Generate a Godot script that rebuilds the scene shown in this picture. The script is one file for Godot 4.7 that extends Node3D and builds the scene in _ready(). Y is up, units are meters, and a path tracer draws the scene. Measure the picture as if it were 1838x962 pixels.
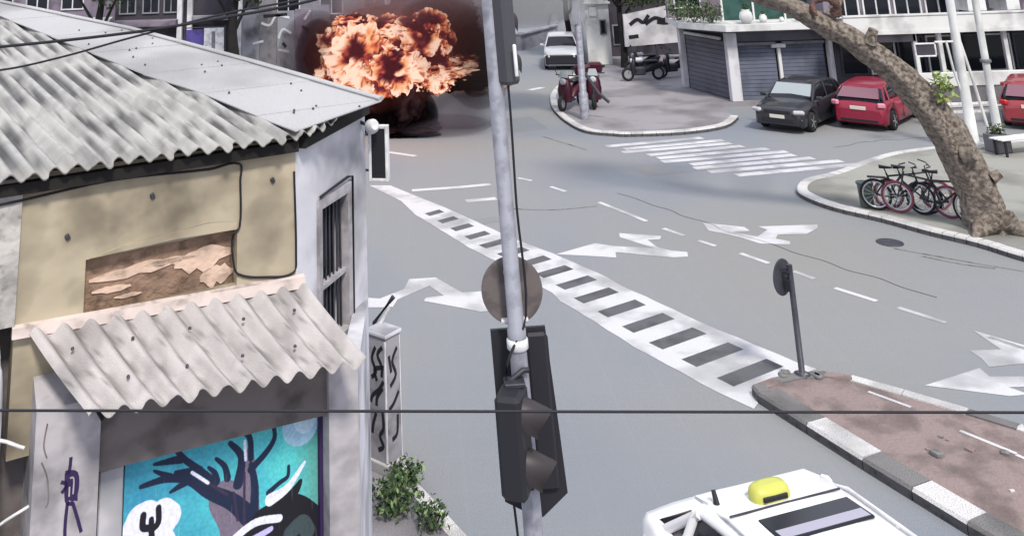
extends Node3D
# A street corner after a blast, seen from a wall camera about 6.5 m up. x is right, y up, the street runs away along -z; P() takes (right, away, up).

var taken := {}
var M := {}
var T := {}
var rng := RandomNumberGenerator.new()


class Shape:
	var st := SurfaceTool.new()
	var xf := Transform3D()
	var col := Color.WHITE
	var grp := -1

	func _init() -> void:
		st.begin(Mesh.PRIMITIVE_TRIANGLES)

	func v(p: Vector3, uv := Vector2.ZERO, c = null) -> void:
		st.set_smooth_group(grp)
		st.set_color(col if c == null else c)
		st.set_uv(uv)
		st.add_vertex(xf * p)

	func tri(a: Vector3, b: Vector3, c: Vector3, out: Vector3) -> void:
		if (a - c).cross(a - b).dot(out) >= 0.0:
			v(a); v(b); v(c)
		else:
			v(a); v(c); v(b)

	func tric(a: Vector3, b: Vector3, c: Vector3, ca: Color, cb: Color, cc: Color, out: Vector3) -> void:
		if (a - c).cross(a - b).dot(out) >= 0.0:
			v(a, Vector2.ZERO, ca); v(b, Vector2.ZERO, cb); v(c, Vector2.ZERO, cc)
		else:
			v(a, Vector2.ZERO, ca); v(c, Vector2.ZERO, cc); v(b, Vector2.ZERO, cb)

	func quad(a: Vector3, b: Vector3, c: Vector3, d: Vector3, out: Vector3) -> void:
		tri(a, b, c, out)
		tri(a, c, d, out)

	# a hexahedron from 4 bottom and 4 top corners
	func hexa(b: Array, t: Array) -> void:
		var mid := Vector3.ZERO
		for i in 4: mid += b[i] + t[i]
		mid /= 8.0
		for f in [[b[0], b[1], b[2], b[3]], [t[0], t[1], t[2], t[3]], [b[0], b[1], t[1], t[0]], [b[1], b[2], t[2], t[1]], [b[2], b[3], t[3], t[2]], [b[3], b[0], t[0], t[3]]]:
			var o: Vector3 = (f[0] + f[1] + f[2] + f[3]) / 4.0 - mid
			quad(f[0], f[1], f[2], f[3], o)

	func slab(lo: Vector3, hi: Vector3) -> void:
		hexa([Vector3(lo.x, lo.y, lo.z), Vector3(hi.x, lo.y, lo.z), Vector3(hi.x, lo.y, hi.z), Vector3(lo.x, lo.y, hi.z)], [Vector3(lo.x, hi.y, lo.z), Vector3(hi.x, hi.y, lo.z), Vector3(hi.x, hi.y, hi.z), Vector3(lo.x, hi.y, hi.z)])

	# a box with chamfered edges
	func box(c: Vector3, s: Vector3, e := 0.0, turn := Basis()) -> void:
		if e <= 0.0:
			var bb := []; var tt := []
			for q in [[-1, -1], [1, -1], [1, 1], [-1, 1]]:
				bb.append(c + turn * Vector3(q[0] * s.x / 2, -s.y / 2, q[1] * s.z / 2))
				tt.append(c + turn * Vector3(q[0] * s.x / 2, s.y / 2, q[1] * s.z / 2))
			hexa(bb, tt)
			return
		var h := s / 2.0
		var pt := func(sx: float, sy: float, sz: float, ax: int) -> Vector3:
			var r := Vector3(sx * (h.x - (0.0 if ax == 0 else e)), sy * (h.y - (0.0 if ax == 1 else e)), sz * (h.z - (0.0 if ax == 2 else e)))
			return c + turn * r
		for a in 3:
			for s1 in [-1.0, 1.0]:
				var q := []
				for k in [[-1.0, -1.0], [1.0, -1.0], [1.0, 1.0], [-1.0, 1.0]]:
					var sg := [0.0, 0.0, 0.0]
					sg[a] = s1; sg[(a + 1) % 3] = k[0]; sg[(a + 2) % 3] = k[1]
					q.append(pt.call(sg[0], sg[1], sg[2], a))
				quad(q[0], q[1], q[2], q[3], (q[0] + q[2]) / 2.0 - c)
				# edge between +/-a and +/-b
				var b := (a + 1) % 3
				for s2 in [-1.0, 1.0]:
					var e4 := []
					for k in [[a, -1.0], [a, 1.0], [b, 1.0], [b, -1.0]]:
						var sg := [0.0, 0.0, 0.0]
						sg[a] = s1; sg[b] = s2; sg[(a + 2) % 3] = k[1]
						e4.append(pt.call(sg[0], sg[1], sg[2], k[0]))
					quad(e4[0], e4[1], e4[2], e4[3], (e4[0] + e4[2]) / 2.0 - c)
		for sx in [-1.0, 1.0]:
			for sy in [-1.0, 1.0]:
				for sz in [-1.0, 1.0]:
					var a0: Vector3 = pt.call(sx, sy, sz, 0)
					tri(a0, pt.call(sx, sy, sz, 1), pt.call(sx, sy, sz, 2), a0 - c)

	func tube(path: Array, rad, sides := 8, flat := 1.0) -> void:
		var rings := []
		var n := path.size()
		for i in n:
			var d: Vector3 = (path[mini(i + 1, n - 1)] - path[maxi(i - 1, 0)]).normalized()
			var a := d.cross(Vector3.UP if absf(d.y) < 0.95 else Vector3.RIGHT).normalized()
			var b := a.cross(d).normalized()
			var r: float = rad[i] if rad is Array else rad
			var ring := []
			for k in sides:
				var t := TAU * k / sides
				ring.append(path[i] + a * cos(t) * r + b * sin(t) * r * flat)
			rings.append(ring)
		loft(rings, true)

	# closed rings joined one after the other
	func loft(rings: Array, caps := true, smooth := true) -> void:
		var mids := []
		for r in rings:
			var m := Vector3.ZERO
			for p in r: m += p
			mids.append(m / r.size())
		var keep := grp
		grp = 1 if smooth else -1
		for i in rings.size() - 1:
			var n: int = rings[i].size()
			for k in n:
				var a: Vector3 = rings[i][k]; var b: Vector3 = rings[i][(k + 1) % n]
				var c: Vector3 = rings[i + 1][(k + 1) % n]; var d: Vector3 = rings[i + 1][k]
				var o: Vector3 = (a + b + c + d) / 4.0 - (mids[i] + mids[i + 1]) / 2.0
				quad(a, b, c, d, o)
		grp = -1
		if caps:
			for e in [[0, 1], [rings.size() - 1, rings.size() - 2]]:
				var r: Array = rings[e[0]]
				var o: Vector3 = mids[e[0]] - mids[e[1]]
				for k in r.size(): tri(mids[e[0]], r[k], r[(k + 1) % r.size()], o)
		grp = keep

	# a lathe about the axis from base along dir; prof: [radius, along]
	func lathe(base: Vector3, dir: Vector3, prof: Array, sides := 16, smooth := true) -> void:
		var d := dir.normalized()
		var a := d.cross(Vector3.UP if absf(d.y) < 0.95 else Vector3.RIGHT).normalized()
		var b := a.cross(d).normalized()
		var rings := []
		for q in prof:
			var ring := []
			for k in sides: ring.append(base + d * q[1] + (a * cos(TAU * k / sides) + b * sin(TAU * k / sides)) * q[0])
			rings.append(ring)
		loft(rings, true, smooth)

	func torus(c: Vector3, axis: Vector3, r: float, w: float, n := 24, m := 8) -> void:
		var d := axis.normalized()
		var a := d.cross(Vector3.UP if absf(d.y) < 0.95 else Vector3.RIGHT).normalized()
		var b := a.cross(d).normalized()
		grp = 1
		for i in n:
			for k in m:
				var q := []
				for o in [[0, 0], [1, 0], [1, 1], [0, 1]]:
					var t: float = TAU * ((i + o[0]) % n) / n
					var s: float = TAU * ((k + o[1]) % m) / m
					q.append(c + (a * cos(t) + b * sin(t)) * (r + w * cos(s)) + d * w * sin(s))
				var tm := TAU * (i + 0.5) / n
				quad(q[0], q[1], q[2], q[3], (q[0] + q[2]) / 2.0 - (c + (a * cos(tm) + b * sin(tm)) * r))
		grp = -1

	# polygon of (right, away) points between two heights
	func prism(poly: Array, y0: float, y1: float, sides := true) -> void:
		var pts := PackedVector2Array(poly)
		var idx := Geometry2D.triangulate_polygon(pts)
		var mid := Vector2.ZERO
		for q in pts: mid += q
		mid /= pts.size()
		for i in range(0, idx.size(), 3):
			var a := pts[idx[i]]; var b := pts[idx[i + 1]]; var c := pts[idx[i + 2]]
			tri(Vector3(a.x, y1, -a.y), Vector3(b.x, y1, -b.y), Vector3(c.x, y1, -c.y), Vector3.UP)
			if y1 > y0: tri(Vector3(a.x, y0, -a.y), Vector3(b.x, y0, -b.y), Vector3(c.x, y0, -c.y), Vector3.DOWN)
		if y1 > y0 and sides:
			var ccw := not Geometry2D.is_polygon_clockwise(pts)
			for i in pts.size():
				var a := pts[i]; var b := pts[(i + 1) % pts.size()]
				var o := (b - a).orthogonal() * (-1.0 if ccw else 1.0)
				var inside := Geometry2D.is_point_in_polygon((a + b) / 2.0 + o.normalized() * 0.002, pts)
				if inside: o = -o
				quad(Vector3(a.x, y0, -a.y), Vector3(b.x, y0, -b.y), Vector3(b.x, y1, -b.y), Vector3(a.x, y1, -a.y), Vector3(o.x, 0, -o.y))

	# a plate from an outline of (x, y) points, thickness th along z from z0
	func plate(poly: Array, z0: float, th: float) -> void:
		var pts := PackedVector2Array(poly)
		var idx := Geometry2D.triangulate_polygon(pts)
		for i in range(0, idx.size(), 3):
			var a := pts[idx[i]]; var b := pts[idx[i + 1]]; var c := pts[idx[i + 2]]
			tri(Vector3(a.x, a.y, z0 + th), Vector3(b.x, b.y, z0 + th), Vector3(c.x, c.y, z0 + th), Vector3.BACK)
			tri(Vector3(a.x, a.y, z0), Vector3(b.x, b.y, z0), Vector3(c.x, c.y, z0), Vector3.FORWARD)
		for i in pts.size():
			var a := pts[i]; var b := pts[(i + 1) % pts.size()]
			var o := (b - a).orthogonal()
			if Geometry2D.is_point_in_polygon((a + b) / 2.0 + o.normalized() * 0.001, pts): o = -o
			quad(Vector3(a.x, a.y, z0), Vector3(b.x, b.y, z0), Vector3(b.x, b.y, z0 + th), Vector3(a.x, a.y, z0 + th), Vector3(o.x, o.y, 0))

	func done() -> ArrayMesh:
		st.generate_normals()
		return st.commit()


func P(x: float, d: float, y := 0.0) -> Vector3:
	return Vector3(x, y, -d)


func heading(fx: float, fd: float) -> float:
	return atan2(-fx, fd)


func numbered(called: String) -> String:
	if not taken.has(called):
		taken[called] = 0
		return called
	taken[called] += 1
	return "%s_%03d" % [called, taken[called]]


func tag(o: Node, label: String, category := "", group := "", kind := "") -> void:
	if label: o.set_meta("label", label)
	if category: o.set_meta("category", category)
	if group: o.set_meta("group", group)
	if kind: o.set_meta("kind", kind)


func thing(called: String, label: String, category: String, at := Vector3.ZERO, turn := 0.0, group := "") -> Node3D:
	var o := Node3D.new()
	o.name = numbered(called)
	add_child(o)
	o.position = at
	o.rotation.y = turn
	tag(o, label, category, group)
	return o


func copy(src: Node3D, label: String, at: Vector3, turn := 0.0, base := "") -> Node3D:
	var o: Node3D = src.duplicate()
	var plain := String(src.name)
	if plain.length() > 4 and plain[-4] == "_": plain = plain.substr(0, plain.length() - 4)
	o.name = numbered(base if base else plain)
	add_child(o)
	o.position = at
	o.rotation.y = turn
	o.set_meta("label", label)
	return o


func part(called: String, s, m: Material, parent: Node, at := Vector3.ZERO) -> MeshInstance3D:
	var o := MeshInstance3D.new()
	o.mesh = s.done() if s is Shape else s
	o.material_override = null
	for i in o.mesh.get_surface_count(): o.set_surface_override_material(i, m)
	o.position = at
	if parent == self:
		o.name = numbered(called)
		add_child(o)
	else:
		o.name = called
		parent.add_child(o, true)
	return o


func struct(called: String, s, m: Material, label := "") -> MeshInstance3D:
	var o := part(called, s, m, self)
	tag(o, label, "", "", "structure")
	return o


func noise_tex(key: String, type: int, freq: float, oct: int, stops: Array, size := 512, sd := 1) -> Texture2D:
	var n := FastNoiseLite.new()
	n.noise_type = type
	n.seed = sd
	n.frequency = freq
	n.fractal_octaves = oct
	var t := NoiseTexture2D.new()
	t.width = size; t.height = size; t.seamless = true; t.noise = n
	var g := Gradient.new()
	var off := PackedFloat32Array(); var cs := PackedColorArray()
	for s in stops:
		off.append(s[0]); cs.append(Color(s[1], s[1], s[1]) if s[1] is float else s[1])
	g.offsets = off; g.colors = cs
	t.color_ramp = g
	T[key] = t
	return t


func mk(key: String, r: float, g: float, b: float, rough := 0.8, tex := "", scale := 1.0, metal := 0.0, over := "", oscale := 0.3, bump := "", bscale := 0.0) -> StandardMaterial3D:
	var m := StandardMaterial3D.new()
	m.resource_name = key
	m.albedo_color = Color(r, g, b).linear_to_srgb()
	m.roughness = rough
	m.metallic = metal
	m.metallic_specular = 0.4
	if tex:
		m.albedo_texture = T[tex]
		m.uv1_triplanar = true; m.uv1_world_triplanar = true
		m.uv1_scale = Vector3.ONE * scale
	if over:
		m.detail_enabled = true
		m.detail_albedo = T[over]
		m.detail_blend_mode = BaseMaterial3D.BLEND_MODE_MUL
		m.detail_uv_layer = BaseMaterial3D.DETAIL_UV_2
		m.uv2_triplanar = true; m.uv2_world_triplanar = true
		m.uv2_scale = Vector3.ONE * oscale
	if bump:
		m.heightmap_enabled = true
		m.heightmap_texture = T[bump]
		m.heightmap_scale = bscale
	M[key] = m
	return m


func make_materials() -> void:
	var S := FastNoiseLite.TYPE_SIMPLEX_SMOOTH
	noise_tex("speck", S, 0.13, 4, [[0.0, 0.5], [0.36, 0.84], [0.6, 0.97], [1.0, 1.0]], 512, 3)
	noise_tex("blotch", S, 0.006, 4, [[0.0, 0.74], [0.45, 0.9], [0.6, 0.98], [1.0, 1.0]], 512, 5)
	noise_tex("grime", S, 0.012, 5, [[0.0, 0.55], [0.28, 0.78], [0.42, 0.94], [0.6, 1.0], [1.0, 1.0]], 512, 8)
	noise_tex("worn", S, 0.03, 5, [[0.0, 0.62], [0.25, 0.8], [0.36, 0.95], [0.55, 1.0], [1.0, 1.0]], 512, 11)
	noise_tex("tint", S, 0.004, 3, [[0.0, Color(0.88, 0.92, 0.97)], [0.5, Color(0.96, 0.97, 0.97)], [1.0, Color(0.98, 0.97, 0.94)]], 512, 14)
	noise_tex("rustic", S, 0.02, 5, [[0.0, Color(0.5, 0.36, 0.26)], [0.4, Color(0.8, 0.66, 0.54)], [0.6, Color(1.0, 0.93, 0.86)], [1.0, Color(1, 1, 1)]], 512, 17)
	noise_tex("bark", S, 0.05, 5, [[0.0, Color(0.36, 0.33, 0.31)], [0.4, Color(0.66, 0.63, 0.6)], [0.6, Color(0.9, 0.88, 0.86)], [1.0, Color(1, 1, 1)]], 512, 20)
	noise_tex("height", S, 0.05, 4, [[0.0, 0.0], [1.0, 1.0]], 512, 23)

	# setting
	mk("asphalt", 0.312, 0.316, 0.332, 0.88, "speck", 1.3, 0.0, "tint", 0.045, "height", 0.6)
	mk("asphalt_patch", 0.285, 0.29, 0.305, 0.9, "speck", 1.1, 0.0, "tint", 0.1, "height", 0.6)
	mk("old_asphalt", 0.13, 0.13, 0.145, 0.9, "speck", 1.2, 0.0, "blotch", 0.4)
	mk("paint", 0.68, 0.68, 0.71, 0.7, "blotch", 0.25, 0.0, "speck", 0.9)
	mk("paving", 0.34, 0.325, 0.35, 0.9, "speck", 0.8, 0.0, "blotch", 0.12)
	mk("paving_warm", 0.36, 0.36, 0.33, 0.9, "speck", 0.8, 0.0, "blotch", 0.12)
	mk("kerb_light", 0.68, 0.67, 0.67, 0.85, "speck", 0.7, 0.0, "blotch", 0.25)
	mk("kerb_grey", 0.21, 0.205, 0.205, 0.85, "speck", 0.7, 0.0, "blotch", 0.25)
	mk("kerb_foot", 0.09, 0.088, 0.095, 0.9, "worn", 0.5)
	mk("ledge_pale", 0.62, 0.53, 0.5, 0.9, "grime", 0.5)
	mk("kerb_dark", 0.2, 0.2, 0.2, 0.85, "worn", 0.4, 0.0, "grime", 0.3)
	mk("red_paving", 0.31, 0.24, 0.23, 0.9, "blotch", 0.5, 0.0, "speck", 1.2, "height", 1.0)
	mk("worn_white", 0.5, 0.48, 0.46, 0.9, "grime", 0.3, 0.0, "worn", 0.5, "height", 0.8)
	mk("cabinet_grey", 0.3, 0.29, 0.32, 0.8, "grime", 0.5)
	mk("fire_glow_red", 0.4, 0.26, 0.24, 0.9, "worn", 0.3)
	# old shop
	mk("beige", 0.45, 0.39, 0.29, 0.9, "grime", 0.13, 0.0, "blotch", 0.5, "height", 0.5)
	mk("whitewash", 0.68, 0.68, 0.74, 0.85, "grime", 0.1, 0.0, "blotch", 0.3, "height", 0.4)
	mk("pale_grey", 0.45, 0.43, 0.46, 0.85, "grime", 0.25, 0.0, "blotch", 0.8, "height", 0.3)
	mk("brown_fill", 0.3, 0.2, 0.145, 0.95, "blotch", 0.7, 0.0, "grime", 0.9, "height", 1.5)
	mk("pink_render", 0.62, 0.46, 0.37, 0.95, "grime", 0.5, 0.0, "", 1.0, "height", 1.0)
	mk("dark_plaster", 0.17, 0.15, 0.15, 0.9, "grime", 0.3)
	mk("sheet_metal", 0.5, 0.5, 0.515, 0.8, "blotch", 0.12, 0.0, "speck", 1.0)
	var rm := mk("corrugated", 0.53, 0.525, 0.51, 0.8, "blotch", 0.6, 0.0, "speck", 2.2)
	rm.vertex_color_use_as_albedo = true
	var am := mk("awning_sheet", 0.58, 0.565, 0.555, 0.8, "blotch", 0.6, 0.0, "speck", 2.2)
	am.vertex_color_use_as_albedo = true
	mk("timber", 0.016, 0.014, 0.014, 0.9, "blotch", 0.8)
	mk("white_paint", 0.72, 0.72, 0.74, 0.5, "blotch", 1.0)
	mk("dark_void", 0.012, 0.012, 0.016, 0.6)
	mk("ink", 0.03, 0.015, 0.07, 0.7)
	# metal, plastic
	mk("black_plastic", 0.022, 0.022, 0.03, 0.55, "speck", 2.0)
	mk("grey_plastic", 0.075, 0.075, 0.09, 0.5, "speck", 2.0)
	mk("brown_plastic", 0.035, 0.03, 0.033, 0.5)
	mk("galvanised", 0.34, 0.35, 0.41, 0.5, "blotch", 2.0, 0.25)
	mk("sign_back", 0.13, 0.11, 0.11, 0.55, "blotch", 1.5)
	mk("dark_metal", 0.06, 0.062, 0.08, 0.5, "blotch", 1.5, 0.3)
	mk("cable", 0.012, 0.012, 0.018, 0.6)
	mk("rubber", 0.018, 0.018, 0.02, 0.85)
	mk("chrome", 0.55, 0.56, 0.6, 0.3, "", 1.0, 0.7)
	mk("glass_dark", 0.012, 0.014, 0.02, 0.12)
	mk("windscreen", 0.3, 0.34, 0.36, 0.15)
	mk("pink_glass", 0.2, 0.1, 0.13, 0.15)
	mk("lens_white", 0.42, 0.42, 0.44, 0.2)
	mk("lens_red", 0.45, 0.02, 0.03, 0.25)
	mk("plate_pale", 0.6, 0.57, 0.5, 0.5)
	mk("plate_yellow", 0.7, 0.6, 0.3, 0.5)
	for c in [["car_white", 0.78, 0.78, 0.8], ["car_black", 0.02, 0.02, 0.026], ["car_red", 0.24, 0.01, 0.035], ["car_silver", 0.42, 0.44, 0.47], ["car_pink", 0.26, 0.035, 0.045]]:
		var m := mk(c[0], c[1], c[2], c[3], 0.35)
		m.clearcoat_enabled = true; m.clearcoat = 0.5; m.clearcoat_roughness = 0.08
	mk("taxi_yellow", 0.46, 0.47, 0.1, 0.4)
	mk("moto_red", 0.05, 0.006, 0.016, 0.4)
	mk("moto_black", 0.018, 0.018, 0.025, 0.4)
	mk("bike_red", 0.22, 0.05, 0.08, 0.5)
	mk("bin_green", 0.12, 0.16, 0.14, 0.6, "blotch", 1.0)
	# plants
	mk("trunk_bark", 0.36, 0.325, 0.295, 0.95, "bark", 0.3, 0.0, "speck", 0.6, "height", 3.0)
	var lf := mk("leaf", 0.26, 0.36, 0.17, 0.6)
	lf.vertex_color_use_as_albedo = true
	lf.backlight_enabled = true; lf.backlight = Color(0.25, 0.3, 0.12)
	lf.cull_mode = BaseMaterial3D.CULL_DISABLED
	# far buildings
	mk("far_dark", 0.05, 0.045, 0.06, 0.8, "grime", 0.1)
	mk("far_grey", 0.23, 0.235, 0.27, 0.85, "grime", 0.12)
	mk("far_mauve", 0.2, 0.17, 0.22, 0.85, "grime", 0.12)
	mk("far_pale", 0.62, 0.62, 0.66, 0.85, "blotch", 0.2)
	mk("shutter_blue", 0.13, 0.145, 0.2, 0.55, "blotch", 0.2)
	mk("shutter_grey", 0.13, 0.13, 0.165, 0.6, "blotch", 0.2)
	mk("apt_white", 0.64, 0.65, 0.65, 0.8, "blotch", 0.2)
	mk("teal_panel", 0.03, 0.085, 0.075, 0.6, "blotch", 0.6)
	mk("banner_blue", 0.08, 0.06, 0.26, 0.7, "blotch", 0.6)
	mk("panel_grey", 0.16, 0.155, 0.17, 0.7, "blotch", 0.5)
	mk("soot", 0.014, 0.01, 0.014, 0.95)
	mk("flame_glow", 1, 1, 1)
	var fm: StandardMaterial3D = M.flame_glow
	fm.shading_mode = BaseMaterial3D.SHADING_MODE_UNSHADED
	fm.vertex_color_use_as_albedo = true
	var sm := mk("smoke_dark", 1, 1, 1, 1.0)
	sm.vertex_color_use_as_albedo = true
	sm.specular_mode = BaseMaterial3D.SPECULAR_DISABLED


func build_camera_and_light() -> void:
	var cam := Camera3D.new()
	cam.name = "camera"
	var near := 0.1
	cam.projection = Camera3D.PROJECTION_FRUSTUM
	cam.keep_aspect = Camera3D.KEEP_HEIGHT
	cam.near = near; cam.far = 600.0
	cam.size = 962.0 / 1581.7 * near
	cam.frustum_offset = Vector2((919.0 - 729.6) / 1581.7, -(481.0 + 478.0) / 1581.7) * near
	var p := 0.23495; var r := -0.03229
	var w := Vector3(0, sin(p), -cos(p))
	var u0 := Vector3(0, cos(p), sin(p))
	var right := Vector3.RIGHT * cos(r) + u0 * sin(r)
	var up := u0 * cos(r) - Vector3.RIGHT * sin(r)
	cam.transform = Transform3D(Basis(right, up, -w), Vector3(0, 6.525, 0))
	add_child(cam)
	cam.current = true
	var env := Environment.new()
	env.background_mode = Environment.BG_SKY
	var sky := Sky.new()
	var sm := ProceduralSkyMaterial.new()
	sm.sky_top_color = Color(0.86, 0.885, 0.95)
	sm.sky_horizon_color = Color(0.9, 0.9, 0.93)
	sm.sky_curve = 0.2
	sm.ground_bottom_color = Color(0.55, 0.55, 0.58)
	sm.ground_horizon_color = Color(0.8, 0.8, 0.84)
	sm.sky_energy_multiplier = 0.85
	sky.sky_material = sm
	env.sky = sky
	env.tonemap_mode = Environment.TONE_MAPPER_LINEAR
	env.tonemap_exposure = 2.0
	env.sdfgi_enabled = true; env.ssao_enabled = true; env.ssil_enabled = true
	env.volumetric_fog_enabled = true; env.volumetric_fog_density = 0.0
	var we := WorldEnvironment.new()
	we.name = "world_environment"
	we.environment = env
	add_child(we)
	var sun := DirectionalLight3D.new()
	sun.name = "sun"
	sun.light_color = Color(1.0, 0.97, 0.92)
	sun.light_energy = 0.6
	sun.light_angular_distance = 9.0
	sun.shadow_enabled = true
	add_child(sun)
	sun.look_at_from_position(Vector3(7, 30, 16), Vector3(0, 0, -8))


func strip(pts: Array, off0: float, off1: float) -> Array:
	# outline of a band along a line of (right, away) points, between two offsets to its right
	var a := []; var b := []
	for i in pts.size():
		var d: Vector2 = (pts[mini(i + 1, pts.size() - 1)] - pts[maxi(i - 1, 0)]).normalized()
		var n := Vector2(d.y, -d.x)
		a.append(pts[i] + n * off0)
		b.append(pts[i] + n * off1)
	b.reverse()
	return a + b


func V(a: Array) -> Array:
	var r := []
	for i in range(0, a.size(), 2): r.append(Vector2(a[i], a[i + 1]))
	return r


func smooth_line(pts: Array, n := 5) -> Array:
	var c := Curve2D.new()
	for i in pts.size():
		var t: Vector2 = (pts[mini(i + 1, pts.size() - 1)] - pts[maxi(i - 1, 0)]) / 6.0
		c.add_point(pts[i], -t, t)
	var r := []
	for i in pts.size() - 1:
		for k in n: r.append(c.sample(i, float(k) / n))
	r.append(pts[-1])
	return r


func wobble(pts: Array) -> Array:
	# a line broken into short uneven steps, for cracks
	var r := []
	for i in pts.size() - 1:
		for k in 7:
			r.append(pts[i].lerp(pts[i + 1], k / 7.0) + Vector2(rng.randf_range(-0.1, 0.1), rng.randf_range(-0.08, 0.08)))
	r.append(pts[-1])
	return r


func mark(road: Node, called: String, poly: Array, m = null) -> void:
	var s := Shape.new()
	s.prism(poly, 0.005, 0.005)
	part(called, s, m if m else M.paint, road)


func build_road() -> void:
	var s := Shape.new()
	s.quad(P(-260, -40), P(260, -40), P(260, 420), P(-260, 420), Vector3.UP)
	var road := struct("road", s, M.asphalt, "grey asphalt street with worn white markings")

	# ladder of white bars along the centre reserve
	var ctr := V([4.95, 15.42, 4.56, 16.09, 4.19, 16.7, 3.87, 17.34, 3.55, 18.0, 3.22, 18.63, 2.98, 19.27, 2.3, 20.55, 1.55, 21.75, 1.32, 22.2, 0.4, 24.0, 0.06, 24.62])
	var walk := []
	var acc := 0.0; var nextat := 0.0; var total := 0.0
	for i in ctr.size() - 1: total += ctr[i].distance_to(ctr[i + 1])
	for i in ctr.size() - 1:
		var l: float = ctr[i].distance_to(ctr[i + 1])
		while nextat <= acc + l and walk.size() < 15:
			var t := (nextat - acc) / l
			walk.append([ctr[i].lerp(ctr[i + 1], t), (ctr[i + 1] - ctr[i]).normalized(), nextat / total])
			nextat += 0.735 - 0.012 * walk.size() * 0.3
		acc += l
	var gaps := []
	for w in walk:
		var f: float = w[2]
		var h := Vector2(lerpf(0.49, 0.17, f), lerpf(0.285, 0.14, f))
		var d: Vector2 = w[1] * lerpf(0.16, 0.13, f)
		gaps.append([w[0] - h - d, w[0] + h - d, w[0] + h + d, w[0] - h + d])
	for g in gaps:
		mark(road, "bar_gap", g, M.old_asphalt)
	for i in gaps.size() - 1:
		mark(road, "painted_bar", [gaps[i][3], gaps[i][2], gaps[i + 1][1], gaps[i + 1][0]])
	var lb := []; var rb := []; var lo := []; var ro := []
	for i in gaps.size():
		var f := float(i) / gaps.size()
		for k in [0, 1]:
			var l: Vector2 = gaps[i][0 if k == 0 else 3]; var r: Vector2 = gaps[i][1 if k == 0 else 2]
			lb.append(l); rb.append(r)
			var o := Vector2(0.25, 0.13) * lerpf(1.0, 0.75, f)
			lo.append(l - o * 1.15); ro.append(r + o)
	# close both ends
	var nearl := Vector2(4.6, 14.35); var nearr := Vector2(5.98, 15.45)
	lo.push_front(nearl); lb.push_front(Vector2(4.95, 14.8)); ro.push_front(nearr); rb.push_front(Vector2(5.55, 15.25))
	mark(road, "painted_bar", [lb[0], rb[0], rb[1], lb[1]])
	var rlo := lo.duplicate(); rlo.reverse()
	mark(road, "edge_line", lb + rlo)
	var rro := ro.duplicate(); rro.reverse()
	mark(road, "edge_line", rb + rro)
	mark(road, "painted_tip", [lb[-1], lo[-1], Vector2(-0.54, 25.3), Vector2(-1.45, 26.95), Vector2(-0.87, 26.88), Vector2(-0.29, 25.96), ro[-1], rb[-1]])
	# broken lane line
	for q in [[6.67, 20.6, 7.02, 19.97], [7.33, 19.5, 7.55, 19.06], [7.72, 18.59, 8.17, 17.92], [8.39, 17.62, 8.84, 16.93], [5.54, 22.39, 5.85, 21.84], [6.07, 21.48, 6.31, 21.09], [4.52, 24.62, 5.3, 22.95], [3.52, 26.23, 3.85, 25.69], [2.75, 27.25, 3.1, 26.9], [9.2, 16.35, 9.66, 15.6]]:
		mark(road, "lane_dash", strip([Vector2(q[0], q[1]), Vector2(q[2], q[3])], -0.06, 0.06))
	# stop lines and odd marks
	mark(road, "stop_line", strip(V([-0.26, 26.29, 1.0, 26.45, 1.92, 26.66]), -0.11, 0.11))
	mark(road, "lane_mark", strip(V([1.15, 25.1, 1.95, 25.26]), -0.13, 0.13))
	mark(road, "lane_mark", strip(V([-1.05, 30.98, -0.15, 30.3]), -0.1, 0.1))
	for q in [[7.0, 41.6, 7.9, 43.4], [5.0, 42.3, 5.7, 42.9], [2.6, 40.3, 3.1, 40.6], [2.3, 46, 4.6, 47.5], [3.8, 49, 5.4, 51]]:
		mark(road, "lane_mark", strip([Vector2(q[0], q[1]), Vector2(q[2], q[3])], -0.16, 0.16))
	# turn arrows
	mark(road, "turn_arrow", V([-1.3, 18.9, -0.86, 18.78, -0.4, 19.22, -0.3, 19.74, 0.23, 19.78, 0.72, 18.95, 1.25, 19.0, 2.05, 18.2, 1.0, 18.02, 0.77, 18.16, -0.02, 18.6, 0.02, 18.76, 0.36, 18.83, 0.1, 19.35, -0.52, 18.7, -0.6, 18.36, -1.3, 18.36]))
	mark(road, "turn_arrow", V([2.83, 20.9, 3.79, 21.52, 4.16, 21.3, 4.99, 21.07, 4.42, 21.87, 4.47, 22.15, 5.35, 21.86, 5.26, 21.64, 4.98, 21.63, 5.06, 21.14, 5.29, 20.9, 5.6, 20.78, 5.54, 20.5, 5.2, 20.48, 4.11, 20.92, 4.05, 20.58, 3.48, 20.74]))
	mark(road, "turn_arrow", V([6.55, 22.7, 7.37, 22.3, 7.4, 22.02, 6.98, 21.95, 7.42, 21.62, 7.81, 22.05, 7.7, 22.3, 9.05, 22.3, 8.96, 22.08, 8.54, 21.68, 7.89, 21.68, 7.75, 21.44, 7.98, 21.22, 7.89, 21.05, 7.3, 21.15, 7.0, 21.63, 6.5, 22.14]))
	mark(road, "turn_arrow", V([7.3, 14.85, 8.4, 15.32, 8.38, 15.05, 9.2, 15.0, 10.4, 14.9, 10.4, 14.6, 9.0, 14.72, 8.45, 14.72, 8.6, 14.5, 8.3, 14.47]))
	mark(road, "turn_arrow", V([9.1, 16.6, 9.6, 15.95, 10.6, 15.6, 10.6, 15.2, 9.2, 15.42, 8.56, 15.34, 8.62, 15.62, 8.6, 15.9, 9.1, 15.9]))
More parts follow.
